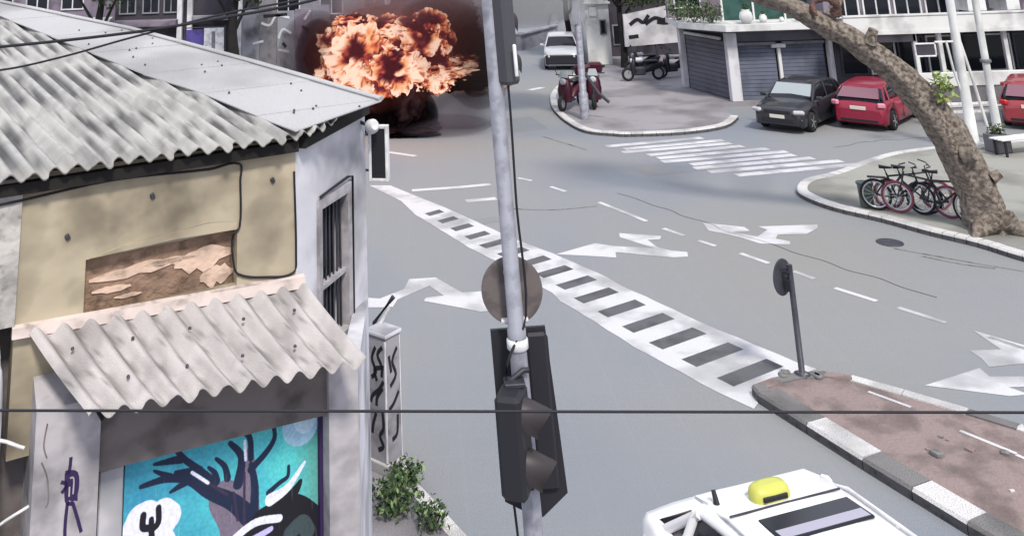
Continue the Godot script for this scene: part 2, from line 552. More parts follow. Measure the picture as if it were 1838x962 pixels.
	# zebra crossing on the side street
	for i in 10:
		var t := (i + 0.2) / 9.3
		var l := Vector2(5.97, 30.86).lerp(Vector2(8.58, 26.72), t) + Vector2(0.25 * sin(i * 2.3), 0)
		var r := Vector2(9.3, 31.66).lerp(Vector2(12.5, 27.49), t) + Vector2(0.2 * sin(i * 1.7), 0)
		mark(road, "zebra_bar", strip([l, r], -0.16, 0.16))
	# cracks and patched trenches in the asphalt
	for q in [[2.2, 24.3, 3.3, 24.1, 4.4, 24.3], [9.9, 20.6, 10.9, 19.7, 11.9, 18.9], [10.2, 20.1, 10.7, 19.6, 11.2, 19.3], [4.2, 32.6, 4.8, 31.4, 5.3, 30.4]]:
		mark(road, "asphalt_crack", strip(smooth_line(V(q), 4), -0.03, 0.03), M.kerb_dark)
	# old repairs and worn strips in the surface
	for q in [[V([6.4, 27.0, 8.2, 27.4, 8.0, 28.6, 6.1, 28.2]), M.asphalt_patch], [V([3.2, 33.4, 4.6, 33.8, 4.3, 36.2, 3.0, 35.8]), M.asphalt_patch], [V([0.6, 22.9, 1.9, 23.3, 1.8, 23.7, 0.5, 23.3]), M.asphalt_patch]]:
		var sp := Shape.new()
		sp.prism(q[0], 0.003, 0.003)
		part("asphalt_patch", sp, q[1], road)
	for q in [[5.2, 25.4, 7.2, 21.5, 9.3, 18.0], [12.8, 29.7, 14.6, 30.4, 16.4, 30.6], [7.6, 17.3, 8.3, 16.2, 8.7, 15.9]]:
		mark(road, "asphalt_crack", strip(smooth_line(wobble(V(q)), 4), -0.012, 0.012), M.kerb_foot)
	var cov := Shape.new()
	cov.lathe(P(10.0, 20.95, 0.0), Vector3.UP, [[0.27, 0.0], [0.27, 0.012], [0.24, 0.016]], 20)
	part("manhole_cover", cov, M.dark_metal, road)


func kerbs(owner: Node, line: Array, w: float, top: float, pattern: Array, length := 0.9) -> void:
	# kerb stones one by one along a line, each with its own joint
	var acc := 0.0; var pts := []
	for i in line.size() - 1:
		var l: float = line[i].distance_to(line[i + 1])
		var n := maxi(1, int(round(l / length)))
		for k in n: pts.append(line[i].lerp(line[i + 1], float(k) / n))
	pts.append(line[-1])
	for i in pts.size() - 1:
		var d: Vector2 = (pts[i + 1] - pts[i]).normalized()
		var s := Shape.new()
		var o := strip([pts[i] + d * 0.008, pts[i + 1] - d * 0.008], 0.0, w)
		var o2 := strip([pts[i] + d * 0.008, pts[i + 1] - d * 0.008], 0.03 * signf(w), w)
		var b := []; var t := []; var u := []
		for q in o: b.append(Vector3(q.x, 0.0, -q.y)); t.append(Vector3(q.x, top - 0.035, -q.y))
		for q in o2: u.append(Vector3(q.x, top + rng.randf_range(-0.004, 0.004), -q.y))
		s.hexa(t, u)
		var stone := part("kerb_stone", s, pattern[i % pattern.size()], owner)
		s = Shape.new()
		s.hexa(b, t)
		part("stained_face", s, M.kerb_foot, stone)  # dark colour put in for the shade on the kerb front


func build_pavements() -> void:
	# far corner with the motorbikes
	var ka := smooth_line(V([8.3, 47.6, 6.76, 43.83, 5.79, 40.89, 5.42, 38.75, 5.27, 36.92, 5.35, 34.7, 5.72, 32.88, 6.57, 32.21, 7.14, 32.03, 8.96, 32.11, 10.6, 32.9, 11.6, 34.4]), 4)
	var s := Shape.new()
	s.prism(strip(ka, -0.2, -0.3).slice(0, ka.size()) + V([11.8, 36.9, 40, 36.0, 40, 62, 14, 62, 9.5, 50]), 0.0, 0.115)
	var pv := struct("pavement", s, M.paving, "mauve grey paved corner in front of the shuttered shop")
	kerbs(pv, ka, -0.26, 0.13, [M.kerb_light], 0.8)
	# corner with the bicycles and the tree
	var kb := smooth_line(V([12.8, 18.1, 11.95, 19.61, 11.6, 20.47, 11.06, 21.28, 10.52, 22.29, 9.85, 23.27, 9.58, 24.35, 9.78, 25.1, 10.34, 25.8, 11.35, 26.37, 12.9, 27.62, 14.73, 28.61, 18.52, 29.34, 24, 29.6]), 4)
	s = Shape.new()
	s.prism(strip(kb, 0.2, 0.3).slice(0, kb.size()) + V([30, 29, 30, 15, 15, 15]), 0.0, 0.115)
	pv = struct("pavement", s, M.paving_warm, "pale pavement corner under the leaning tree")
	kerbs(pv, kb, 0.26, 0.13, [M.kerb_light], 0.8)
	# strip before the old shop
	var kl := V([1.6, 9.4, 0.95, 10.6, 0.29, 11.82, -0.17, 12.68, -0.36, 13.2, -1.3, 15.2, -2.3, 17.6, -4.5, 22])
	s = Shape.new()
	var inner := []
	for q in kl: inner.append(q + Vector2(-0.15, -0.02))
	s.prism(inner + V([-12, 22, -12, 5, 1.0, 5]), 0.0, 0.115)
	pv = struct("pavement", s, M.paving, "pavement beside the old shop")
	var rk := kl.duplicate(); rk.reverse()
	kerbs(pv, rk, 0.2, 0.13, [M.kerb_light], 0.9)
	# traffic island of red pavers
	var edge := V([6.9, 9.6, 5.91, 11.54, 5.38, 12.81, 4.72, 14.5, 4.72, 14.74, 5.1, 14.95, 5.5, 15.08, 5.95, 15.1, 6.3, 14.94, 6.82, 14.46, 7.4, 13.9, 7.82, 13.48, 9.5, 11.2, 10.2, 9.6])
	s = Shape.new()
	var inn := []
	for i in edge.size():
		var d: Vector2 = (edge[mini(i + 1, edge.size() - 1)] - edge[maxi(i - 1, 0)]).normalized()
		inn.append(edge[i] + Vector2(d.y, -d.x) * 0.16)
	s.prism(inn, 0.0, 0.12)
	var isl := struct("traffic_island", s, M.red_paving, "traffic island of dull red pavers with painted kerb stones")
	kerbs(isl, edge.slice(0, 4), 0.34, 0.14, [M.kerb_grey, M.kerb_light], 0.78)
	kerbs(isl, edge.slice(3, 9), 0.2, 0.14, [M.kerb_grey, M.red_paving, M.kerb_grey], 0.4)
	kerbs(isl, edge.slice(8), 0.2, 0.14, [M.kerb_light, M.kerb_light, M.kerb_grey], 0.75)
	for q in [[6.29, 14.46, 6.65, 14.0], [6.95, 13.38, 7.32, 12.82], [7.3, 12.8, 7.6, 12.3]]:
		s = Shape.new()
		s.prism(strip([Vector2(q[0], q[1]), Vector2(q[2], q[3])], -0.03, 0.03), 0.124, 0.124)
		part("painted_line", s, M.paint, isl)
	# broken paver pieces lying on the island
	rng.seed = 31
	for i in 18:
		var c := Vector2(6.2, 13.4).lerp(Vector2(8.1, 10.4), rng.randf()) + Vector2(rng.randf_range(-0.35, 0.75), rng.randf_range(-0.2, 0.4))
		s = Shape.new()
		var z := rng.randf_range(0.04, 0.13)
		s.box(Vector3(c.x, 0.12 + z * 0.16, -c.y), Vector3(z, z * 0.4, z * rng.randf_range(0.5, 1.0)), z * 0.06, Basis.from_euler(Vector3(rng.randf_range(-0.15, 0.15), rng.randf() * TAU, rng.randf_range(-0.15, 0.15))))
		part("broken_paver", s, [M.red_paving, M.kerb_light, M.kerb_dark, M.red_paving][i % 4], isl)
	# low slab whose red colour stands in for fire glow on the road
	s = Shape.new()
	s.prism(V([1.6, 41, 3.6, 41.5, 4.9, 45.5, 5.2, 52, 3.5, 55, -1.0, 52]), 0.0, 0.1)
	struct("forecourt", s, M.fire_glow_red, "low reddish slab painted as fire glow at the far side of the street")


func stroke(im: Image, pts: Array, w0: float, w1: float, c: Color, k: float, o: Vector2) -> void:
	# a brush stroke on the mural from (along, height) points, tapering from w0 to w1
	var q := smooth_line(pts, 6)
	var n := q.size()
	for i in n - 1:
		var a: Vector2 = Vector2(q[i].x - o.x, o.y - q[i].y) * k
		var b: Vector2 = Vector2(q[i + 1].x - o.x, o.y - q[i + 1].y) * k
		var ra := lerpf(w0, w1, float(i) / (n - 1)) * k
		var rb := lerpf(w0, w1, float(i + 1) / (n - 1)) * k
		var m := maxf(ra, rb) + 3.0
		for y in range(maxi(0, int(minf(a.y, b.y) - m)), mini(im.get_height(), int(maxf(a.y, b.y) + m) + 1)):
			for x in range(maxi(0, int(minf(a.x, b.x) - m)), mini(im.get_width(), int(maxf(a.x, b.x) + m) + 1)):
				var p := Vector2(x, y)
				var ab := b - a
				var t := clampf((p - a).dot(ab) / maxf(ab.length_squared(), 1e-4), 0.0, 1.0)
				var d := p.distance_to(a + ab * t) - lerpf(ra, rb, t)
				if d < 2.2:
					im.set_pixel(x, y, im.get_pixel(x, y).lerp(c, clampf((2.2 - d) / 3.2, 0.0, 1.0)))


func mural_texture() -> Texture2D:
	var k := 400.0
	var o := Vector2(-1.68, 2.3)
	var im := Image.create(int(1.92 * k), int(1.4 * k), false, Image.FORMAT_RGB8)
	var n := FastNoiseLite.new(); n.seed = 4; n.frequency = 0.006
	for y in im.get_height():
		for x in im.get_width():
			var f := float(x) / im.get_width()
			var t := 0.5 + 0.5 * n.get_noise_2d(x, y)
			var c := Color(0.2, 0.54, 0.68).lerp(Color(0.34, 0.8, 0.8), clampf(f * 0.9 + t * 0.6 - 0.2, 0, 1))
			c = c.lerp(Color(0.36, 0.5, 0.44), clampf((f - 0.82) * 4.0, 0, 0.55))
			im.set_pixel(x, y, c)
	var navy := Color(0.07, 0.12, 0.24); var black := Color(0.05, 0.05, 0.1); var mauve := Color(0.44, 0.4, 0.48); var white := Color(0.86, 0.87, 0.95)
	for q in [[V([-1.5, 1.68, -1.38, 1.66, -1.3, 1.68]), 0.15, 0.13], [V([-1.5, 1.74, -1.44, 1.75]), 0.12, 0.12], [V([-1.3, 1.74, -1.24, 1.7]), 0.11, 0.1], [V([-1.6, 1.5, -1.3, 1.5]), 0.14, 0.12]]:
		stroke(im, q[0], q[1], q[2], white, k, o)
	stroke(im, V([-0.02, 2.1, 0.0, 2.1]), 0.17, 0.17, Color(0.62, 0.78, 0.88), k, o)
	stroke(im, V([0.02, 2.14, 0.04, 2.12]), 0.1, 0.1, Color(0.74, 0.86, 0.93), k, o)
	for q in [[V([-1.39, 1.55, -1.4, 1.72]), 0.025, 0.02], [V([-1.4, 1.66, -1.47, 1.68, -1.47, 1.77]), 0.024, 0.024], [V([-1.4, 1.64, -1.34, 1.68, -1.34, 1.79]), 0.022, 0.022], [V([-1.42, 1.5, -1.3, 1.5]), 0.03, 0.03]]:
		stroke(im, q[0], q[1], q[2], black, k, o)
	# tree with bare limbs
	stroke(im, V([-0.58, 1.25, -0.62, 1.5, -0.75, 1.7]), 0.2, 0.14, mauve, k, o)
	stroke(im, V([-0.5, 1.4, -0.52, 1.81, -0.53, 1.98]), 0.1, 0.05, mauve, k, o)
	for q in [
		[V([-0.52, 1.5, -0.67, 1.65, -0.89, 1.79, -1.07, 1.93, -1.27, 1.99, -1.5, 1.99]), 0.075, 0.016], [V([-1.25, 2.0, -1.39, 2.08]), 0.026, 0.008], [V([-1.1, 1.92, -1.24, 1.88]), 0.03, 0.01],
		[V([-0.83, 1.84, -0.98, 1.98, -1.13, 2.11, -1.22, 2.23]), 0.028, 0.02], [V([-1.15, 2.11, -1.39, 2.13]), 0.035, 0.01], [V([-0.98, 1.98, -1.2, 2.02]), 0.03, 0.012],
		[V([-0.82, 1.85, -0.84, 1.92, -0.9, 1.98]), 0.03, 0.01], [V([-0.72, 1.85, -0.75, 1.95, -0.83, 2.03]), 0.03, 0.012], [V([-0.62, 1.78, -0.59, 1.98, -0.7, 2.12]), 0.045, 0.018],
		[V([-0.48, 1.36, -0.46, 1.7, -0.5, 1.9]), 0.05, 0.02], [V([-0.5, 1.95, -0.52, 2.13, -0.66, 2.24]), 0.026, 0.02], [V([-0.5, 1.86, -0.35, 1.96, -0.27, 2.06, -0.29, 2.19]), 0.03, 0.014],
		[V([-0.33, 1.63, -0.22, 1.68, -0.14, 1.71, -0.13, 1.79]), 0.02, 0.012]]:
		stroke(im, q[0], q[1], q[2], navy, k, o)
	for q in [V([-0.72, 1.72, -0.95, 1.9]), V([-0.56, 1.45, -0.56, 1.85]), V([-0.62, 1.5, -0.66, 1.72])]:
		stroke(im, q, 0.012, 0.008, Color(0.2, 0.16, 0.26), k, o)
	for q in [V([-0.55, 1.95, -0.56, 2.1]), V([-0.9, 1.86, -1.05, 1.98])]:
		stroke(im, q, 0.012, 0.012, white, k, o)
	# the dark animal below it
	stroke(im, V([-0.35, 1.35, -0.12, 1.4, 0.06, 1.3]), 0.18, 0.14, black, k, o)
	stroke(im, V([-0.75, 1.25, -0.5, 1.3, -0.3, 1.4]), 0.12, 0.14, black, k, o)
	stroke(im, V([-0.1, 1.15, 0.1, 1.1]), 0.22, 0.2, black, k, o)
	stroke(im, V([-0.31, 1.57, -0.14, 1.62, 0.03, 1.78]), 0.05, 0.012, white, k, o)
	stroke(im, V([-0.16, 1.5, -0.06, 1.58, -0.01, 1.64]), 0.06, 0.015, black, k, o)
	stroke(im, V([-0.66, 1.36, -0.45, 1.43, -0.22, 1.4]), 0.03, 0.03, white, k, o)
	stroke(im, V([-0.5, 1.3, -0.3, 1.34]), 0.03, 0.02, Color(0.72, 0.7, 0.88), k, o)
	stroke(im, V([-0.12, 1.25, 0.0, 1.3, 0.06, 1.22]), 0.06, 0.07, Color(0.22, 0.28, 0.3), k, o)
	# weathered paint: mottling, a few runs and scuffs
	n.frequency = 0.05
	var n3 := FastNoiseLite.new(); n3.seed = 6; n3.frequency = 0.012
	for y in im.get_height():
		for x in im.get_width():
			var f := 1.0 + 0.1 * n.get_noise_2d(x, y) + 0.06 * n.get_noise_2d(x * 3.0, y * 3.0)
			var run := smoothstep(0.45, 0.6, n3.get_noise_2d(x * 5.0, y * 0.35))
			var c := im.get_pixel(x, y) * f
			im.set_pixel(x, y, c.lerp(Color(0.75, 0.77, 0.78), run * 0.25))
	return ImageTexture.create_from_image(im)


func hip(v: float) -> float:      # outer line of the roof cap: along for each outward
	var a := [[0.14, 1.32], [-0.45, 1.2], [-2.4, 0.33], [-4.67, -0.78], [-7.1, -2.34], [-9.5, -3.9]]
	for i in a.size() - 1:
		if v >= a[i + 1][0]: return lerpf(a[i][1], a[i + 1][1], (v - a[i][0]) / (a[i + 1][0] - a[i][0]))
	return -3.9


func cap_edge(v: float) -> float: # its lower edge, where the waves show
	var a := [[0.14, -0.05], [-0.52, -0.3], [-1.25, -0.52], [-2.53, -1.13], [-4.32, -1.75], [-5.51, -2.22], [-7.1, -2.75], [-9.5, -4.1]]
	for i in a.size() - 1:
		if v >= a[i + 1][0]: return lerpf(a[i][1], a[i + 1][1], (v - a[i][0]) / (a[i + 1][0] - a[i][0]))
	return -4.1


func build_shop() -> void:
	var shop := thing("old_shop", "old beige shop with corrugated roof, wavy awning and teal mural", "building", P(-1.29, 9.85))
	shop.transform.basis = Basis(Vector3(0.88, 0, -0.475), Vector3.UP, Vector3(0.475, 0, 0.88)).orthonormalized()
	var s := Shape.new()
	# upper storey, front, with the bricked-up opening left as a recess
	s.slab(Vector3(-2.6, 2.4, -0.25), Vector3(-2.03, 4.62, 0))
	s.slab(Vector3(-0.61, 2.4, -0.25), Vector3(0, 4.62, 0))
	s.hexa([Vector3(-2.03, 3.83, -0.25), Vector3(-0.61, 3.86, -0.25), Vector3(-0.61, 3.86, 0), Vector3(-2.03, 3.83, 0)], [Vector3(-2.03, 4.62, -0.25), Vector3(-0.61, 4.62, -0.25), Vector3(-0.61, 4.62, 0), Vector3(-2.03, 4.62, 0)])
	s.slab(Vector3(-2.03, 2.4, -0.25), Vector3(-0.61, 3.36, 0))
	var wall := part("wall", s, M.beige, shop)
	s = Shape.new()
	s.slab(Vector3(-2.029, 3.361, -0.24), Vector3(-0.611, 3.86, -0.1))
	part("bricked_up_opening", s, M.brown_fill, wall)
	# patches of pale render left on the fill
	for q in [[-1.98, 3.62, 0.9, 0.06, 0.05], [-1.95, 3.52, 0.35, 0.04, 0.0], [-1.2, 3.6, 0.58, 0.13, 0.05], [-0.95, 3.45, 0.33, 0.12, 0.02], [-1.5, 3.66, 0.5, 0.04, 0.0], [-1.75, 3.44, 0.25, 0.02, 0.0]]:
		s = Shape.new()
		var pl := []
		rng.seed = int(q[0] * -100) + 7
		for i in 9: pl.append(Vector2(q[0] + q[2] * i / 8.0, q[1] + q[4] * i / 8.0 - rng.randf_range(0.4, 1.0) * q[3] * sin(PI * (i + 0.6) / 9.2)))
		for i in 9: pl.append(Vector2(q[0] + q[2] * (8 - i) / 8.0, q[1] + q[4] * (8 - i) / 8.0 + rng.randf_range(0.5, 1.0) * q[3] * sin(PI * (8.6 - i) / 9.2)))
		s.plate(pl, -0.101, 0.014)
		part("render_patch", s, M.pink_render, wall)
	s = Shape.new()
	s.plate(V([-2.0, 3.84, -1.7, 3.9, -1.3, 3.93, -0.9, 3.96, -0.62, 3.93, -0.62, 3.86, -1.2, 3.87, -1.7, 3.85]), -0.002, 0.02)
	part("render_patch", s, M.beige, wall)
	# ledge over the awning
	s = Shape.new()
	s.hexa([Vector3(-2.62, 3.33, 0), Vector3(0.08, 3.23, 0), Vector3(0.08, 3.23, 0.07), Vector3(-2.62, 3.33, 0.07)], [Vector3(-2.62, 3.42, 0), Vector3(0.08, 3.34, 0), Vector3(0.08, 3.33, 0.06), Vector3(-2.62, 3.41, 0.06)])
	part("ledge", s, M.ledge_pale, shop)
	# peeling white wall to the left, dark bay under it
	s = Shape.new()
	s.slab(Vector3(-4.6, 3.42, -0.25), Vector3(-2.602, 4.6, 0.03))
	part("white_wall", s, M.worn_white, shop)
	s = Shape.new()
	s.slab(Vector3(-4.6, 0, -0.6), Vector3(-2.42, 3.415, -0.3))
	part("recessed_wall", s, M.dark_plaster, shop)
	s = Shape.new()
	s.slab(Vector3(-2.95, 0, -0.29), Vector3(-2.78, 3.4, -0.05))
	s.slab(Vector3(-4.5, 2.55, -0.29), Vector3(-2.96, 2.9, -0.02))
	part("wooden_post", s, M.timber, shop)
	# the splayed end wall with the barred window
	var side := Transform3D(Basis(Vector3(0.756, 0, -0.655), Vector3.UP, Vector3(0.655, 0, 0.756)), Vector3.ZERO)
	s = Shape.new()
	s.xf = side
	s.slab(Vector3(0.001, 2.0, -0.22), Vector3(0.5, 4.6, 0))
	s.slab(Vector3(1.27, 2.0, -0.22), Vector3(1.77, 4.52, 0))
	s.hexa([Vector3(0.5, 3.86, -0.22), Vector3(1.27, 3.86, -0.22), Vector3(1.27, 3.86, 0), Vector3(0.5, 3.86, 0)], [Vector3(0.5, 4.6, -0.22), Vector3(1.27, 4.56, -0.22), Vector3(1.27, 4.56, 0), Vector3(0.5, 4.6, 0)])
	s.slab(Vector3(0.5, 2.0, -0.22), Vector3(1.27, 2.42, 0))
	part("end_wall", s, M.whitewash, shop)
	s = Shape.new()
	s.xf = side
	for q in [[0.47, 0.55, 2.4, 3.9], [1.2, 1.3, 2.35, 3.9]]: s.slab(Vector3(q[0], q[2], -0.1), Vector3(q[1], q[3], 0.03))
	s.slab(Vector3(0.551, 3.8, -0.1), Vector3(1.199, 3.9, 0.03))
	s.slab(Vector3(0.551, 2.4, -0.1), Vector3(1.199, 2.47, 0.05))
	s.slab(Vector3(0.551, 3.0, -0.09), Vector3(1.199, 3.04, 0.0))
	var win := part("window", s, M.pale_grey, shop)
	s = Shape.new()
	s.xf = side
	s.slab(Vector3(0.551, 2.471, -0.2), Vector3(1.199, 3.799, -0.17))
	part("pane", s, M.glass_dark, win)
	for i in 7:
		s = Shape.new()
		var x := 0.6 + i * 0.092
		s.tube([side * Vector3(x, 2.47, -0.05), side * Vector3(x, 3.8, -0.05)], 0.011, 6)
		part("bar", s, M.dark_metal, win)
	s = Shape.new()
	s.tube([side * Vector3(1.31, 2.4, 0.03), side * Vector3(1.33, 3.95, 0.03), side * Vector3(1.2, 3.97, 0.03), side * Vector3(0.5, 3.93, 0.03)], 0.014, 6)
	part("conduit", s, M.cable, win)
	# lower storey standing a little forward
	s = Shape.new()
	s.hexa([Vector3(-2.42, 0, -0.3), Vector3(-1.9, 0, -0.3), Vector3(-1.9, 0, 0.35), Vector3(-2.42, 0, 0.35)], [Vector3(-2.42, 3.1, -0.3), Vector3(-1.9, 3.1, -0.3), Vector3(-1.9, 2.85, 0.35), Vector3(-2.42, 2.85, 0.35)])
	var pier := part("pier", s, M.pale_grey, shop)
	s = Shape.new()
	s.hexa([Vector3(0.2, 0, 0.0), Vector3(0.51, 0, 0.0), Vector3(0.51, 0, 0.35), Vector3(0.2, 0, 0.35)], [Vector3(0.2, 2.72, 0.0), Vector3(0.51, 2.55, 0.0), Vector3(0.51, 2.55, 0.35), Vector3(0.2, 2.72, 0.35)])
	part("pier", s, M.pale_grey, shop)
	s = Shape.new()
	s.hexa([Vector3(0.511, 0, 0.35), Vector3(1.34, 0, -1.16), Vector3(1.2, 0, -1.2), Vector3(0.511, 0, 0.0)], [Vector3(0.511, 2.55, 0.35), Vector3(1.34, 2.55, -1.16), Vector3(1.2, 2.55, -1.2), Vector3(0.511, 2.55, 0.0)])
	part("corner_wall", s, M.whitewash, shop)
	s = Shape.new()
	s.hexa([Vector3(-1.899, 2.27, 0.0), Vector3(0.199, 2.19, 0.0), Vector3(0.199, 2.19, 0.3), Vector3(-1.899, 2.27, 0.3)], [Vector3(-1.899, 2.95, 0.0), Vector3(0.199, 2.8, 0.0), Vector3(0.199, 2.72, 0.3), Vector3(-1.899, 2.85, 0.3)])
	part("lintel", s, M.dark_plaster, shop)  # dark plaster colour stands in for the awning shadow on the lintel
	s = Shape.new()
	s.slab(Vector3(-1.899, 0, -0.1), Vector3(0.199, 2.6, 0.1))
	part("shopfront_wall", s, M.pale_grey, shop)
	s = Shape.new()
	s.box(Vector3(-1.755, 1.1, 0.13), Vector3(0.2, 2.2, 0.06), 0.01)
	part("jamb", s, M.whitewash, shop)
	# painted board
	s = Shape.new()
	s.hexa([Vector3(-1.64, 0.25, 0.1), Vector3(0.19, 0.25, 0.1), Vector3(0.19, 0.25, 0.14), Vector3(-1.64, 0.25, 0.14)], [Vector3(-1.64, 2.262, 0.1), Vector3(0.19, 2.182, 0.1), Vector3(0.19, 2.182, 0.14), Vector3(-1.64, 2.262, 0.14)])
	part("mural_board", s, mk("teal_board", 0.05, 0.25, 0.3, 0.7), shop)
	var mm := StandardMaterial3D.new()
	mm.albedo_texture = mural_texture(); mm.roughness = 0.7
	mm.resource_name = "mural_paint"
	s = Shape.new()
	var q4 := [Vector3(-1.64, 0.9, 0.143), Vector3(0.19, 0.9, 0.143), Vector3(0.19, 2.18, 0.143), Vector3(-1.64, 2.26, 0.143)]
	for i in [0, 2, 1, 0, 3, 2]: s.v(q4[i], Vector2((q4[i].x + 1.68) / 1.92, (2.3 - q4[i].y) / 1.4))
	var mb := part("mural", s, mm, shop)
	mb.set_meta("label", "teal mural of a bare branching tree, moon, cloud and cactus above a dark animal")
	s = Shape.new()
	s.hexa([Vector3(-1.66, 2.25, 0.11), Vector3(0.199, 2.17, 0.11), Vector3(0.199, 2.17, 0.19), Vector3(-1.66, 2.25, 0.19)], [Vector3(-1.66, 2.285, 0.11), Vector3(0.199, 2.205, 0.11), Vector3(0.199, 2.205, 0.19), Vector3(-1.66, 2.285, 0.19)])
	s.slab(Vector3(0.165, 0.2, 0.11), Vector3(0.198, 2.165, 0.2))
	part("board_frame", s, M.ink, mb)
	# scrawl on the left pier
	for q in [V([-2.13, 2.46, -2.135, 2.38, -2.15, 2.34]), V([-2.17, 2.36, -2.08, 2.33, -2.07, 2.2, -2.11, 2.14]), V([-2.16, 2.35, -2.15, 2.16, -2.1, 2.12]), V([-2.13, 2.32, -2.12, 2.26, -2.13, 2.2]), V([-2.1, 2.3, -2.1, 2.2]), V([-2.2, 2.3, -2.15, 2.27, -2.19, 2.22]), V([-2.14, 2.14, -2.15, 1.95, -2.13, 1.7]), V([-2.1, 2.13, -2.06, 2.02, -2.02, 1.9]), V([-2.18, 1.9, -2.14, 1.82, -2.1, 1.86, -2.1, 1.7]), V([-2.05, 1.86, -2.08, 1.7])]:
		s = Shape.new()
		s.plate(strip(smooth_line(q, 4), -0.013, 0.013), 0.3503, 0.0025)
		part("graffiti_stroke", s, M.ink, pier)
	s = Shape.new()
	s.plate(V([-2.16, 2.36, -2.07, 2.33, -2.06, 2.13, -2.15, 2.16]), 0.3501, 0.002)
	part("graffiti_block", s, M.ink, pier)
	for q in [V([-2.13, 2.31, -2.1, 2.3, -2.1, 2.19]), V([-2.13, 2.25, -2.13, 2.18])]:
		s = Shape.new()
		s.plate(strip(smooth_line(q, 4), -0.006, 0.006), 0.3525, 0.002)
		part("graffiti_stroke", s, M.pale_grey, pier)
	for q in [V([-2.33, 2.75, -2.35, 2.6, -2.32, 2.5]), V([-2.36, 2.48, -2.31, 2.36, -2.29, 2.2, -2.31, 2.15])]:
		s = Shape.new()
		s.plate(strip(smooth_line(q, 4), -0.006, 0.006), 0.3503, 0.002)
		part("crack", s, M.dark_plaster, pier)

	# corrugated roof: waves run up from the eave and end under the smooth hip cap
	s = Shape.new()
	s.grp = 1
	var n := FastNoiseLite.new(); n.seed = 9; n.frequency = 0.9; n.fractal_octaves = 4
	var n2 := FastNoiseLite.new(); n2.seed = 12; n2.frequency = 3.5; n2.fractal_octaves = 3
	var pitch := 0.185
	var cols := []
	var nu := 8 * 36
	for i in nu + 1:
		var u0 := -4.6 + 5.7 * i / nu
		var ph := TAU * u0 / pitch
		var v0 := 0.2 if u0 < -0.05 else 0.2 - 0.5 * (u0 + 0.05)
		v0 += 0.03 * sin(floor(u0 / pitch) * 2.1)
		var vend := v0
		while vend > -9.0 and u0 + 0.178 * (vend - 0.2) < (hip(vend) + cap_edge(vend)) * 0.5: vend -= 0.05
		var c := []
		for k in 29:
			var v := lerpf(v0, vend, k / 28.0)
			var u := u0 + 0.178 * (v - 0.2)
			var y := 4.66 + 0.15 * (0.2 - v) + 0.036 * sin(ph) + 0.01 * n.get_noise_2d(u * 0.5, v * 0.5) - 0.02 * smoothstep(-2.0, -2.6, u)
			# lichen and soot settled in the troughs, with trough shade painted in
			var dirt_shade := smoothstep(0.25, -0.75, sin(ph - 0.5)) * smoothstep(-0.12, 0.2, n2.get_noise_2d(u * 2.0, v) * 0.7 + n.get_noise_2d(u, v * 0.6)) * smoothstep(0.2, -0.3, v)
			dirt_shade = maxf(dirt_shade, 0.35 * smoothstep(0.25, 0.5, n2.get_noise_2d(u + 9.0, v)))
			var tone := Color(1, 1, 1).lerp(Color(0.17, 0.17, 0.19), dirt_shade * 0.9)
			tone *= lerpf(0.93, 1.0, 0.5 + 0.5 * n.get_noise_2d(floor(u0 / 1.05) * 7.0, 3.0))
			c.append([Vector3(u, y, v), tone])
		cols.append(c)
	for i in nu:
		if cols[i][0][0].distance_to(cols[i][28][0]) < 0.03 or cols[i + 1][0][0].distance_to(cols[i + 1][28][0]) < 0.03: continue
		for k in 28:
			var a = cols[i][k]; var b = cols[i + 1][k]; var c = cols[i + 1][k + 1]; var d = cols[i][k + 1]
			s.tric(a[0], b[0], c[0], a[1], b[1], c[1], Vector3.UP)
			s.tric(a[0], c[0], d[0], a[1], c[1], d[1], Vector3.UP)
			# underside, so that the sheet has thickness
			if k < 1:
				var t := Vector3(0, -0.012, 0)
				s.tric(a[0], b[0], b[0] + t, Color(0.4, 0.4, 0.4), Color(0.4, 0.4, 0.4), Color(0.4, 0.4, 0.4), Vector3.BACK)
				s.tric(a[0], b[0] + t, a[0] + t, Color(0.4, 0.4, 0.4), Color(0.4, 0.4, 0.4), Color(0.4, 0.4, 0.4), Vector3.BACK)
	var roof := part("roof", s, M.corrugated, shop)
	# hip cap of smooth lapped sheets
	var hv := [0.14, -0.45, -1.4, -2.4, -3.6, -4.67, -5.9, -7.1, -8.6]
	for i in hv.size() - 1:
		s = Shape.new()
		var b := []; var t := []
		for q in [[hv[i], 0, 1], [hv[i], 1, 1], [hv[i + 1], 1, 0], [hv[i + 1], 0, 0]]:
			var u: float = hip(q[0]) if q[1] == 1 else cap_edge(q[0])
			if i == 0 and q[0] == 0.14 and q[1] == 1: q[0] = -0.4; u = 1.2
			var y: float = 4.66 + 0.15 * (0.2 - q[0]) + 0.036 + 0.006 * q[2] - (0.0 if q[1] == 1 else 0.012)
			b.append(Vector3(u, y, q[0])); t.append(Vector3(u, y + 0.012, q[0]))
		s.hexa(b, t)
		part("ridge_sheet", s, M.sheet_metal, roof)
	s = Shape.new()
	var path := []
	for v in [-0.42, -1.4, -2.4, -3.6, -4.67, -5.9, -7.1, -8.6]: path.append(Vector3(hip(v), 4.66 + 0.15 * (0.2 - v) + 0.066, v))
	s.tube(path, 0.05, 8, 0.5)
	part("ridge_roll", s, M.sheet_metal, roof)
	rng.seed = 5
	for i in 22:
		var v := rng.randf_range(-5.5, -0.3)
		var u := lerpf(cap_edge(v), hip(v), rng.randf_range(0.1, 0.9))
		s = Shape.new()
		s.lathe(Vector3(u, 4.66 + 0.15 * (0.2 - v) + 0.042, v), Vector3.UP, [[0.014, 0.0], [0.012, 0.018], [0.004, 0.024]], 6)
		part("roof_bolt", s, M.dark_metal, roof)
	s = Shape.new()
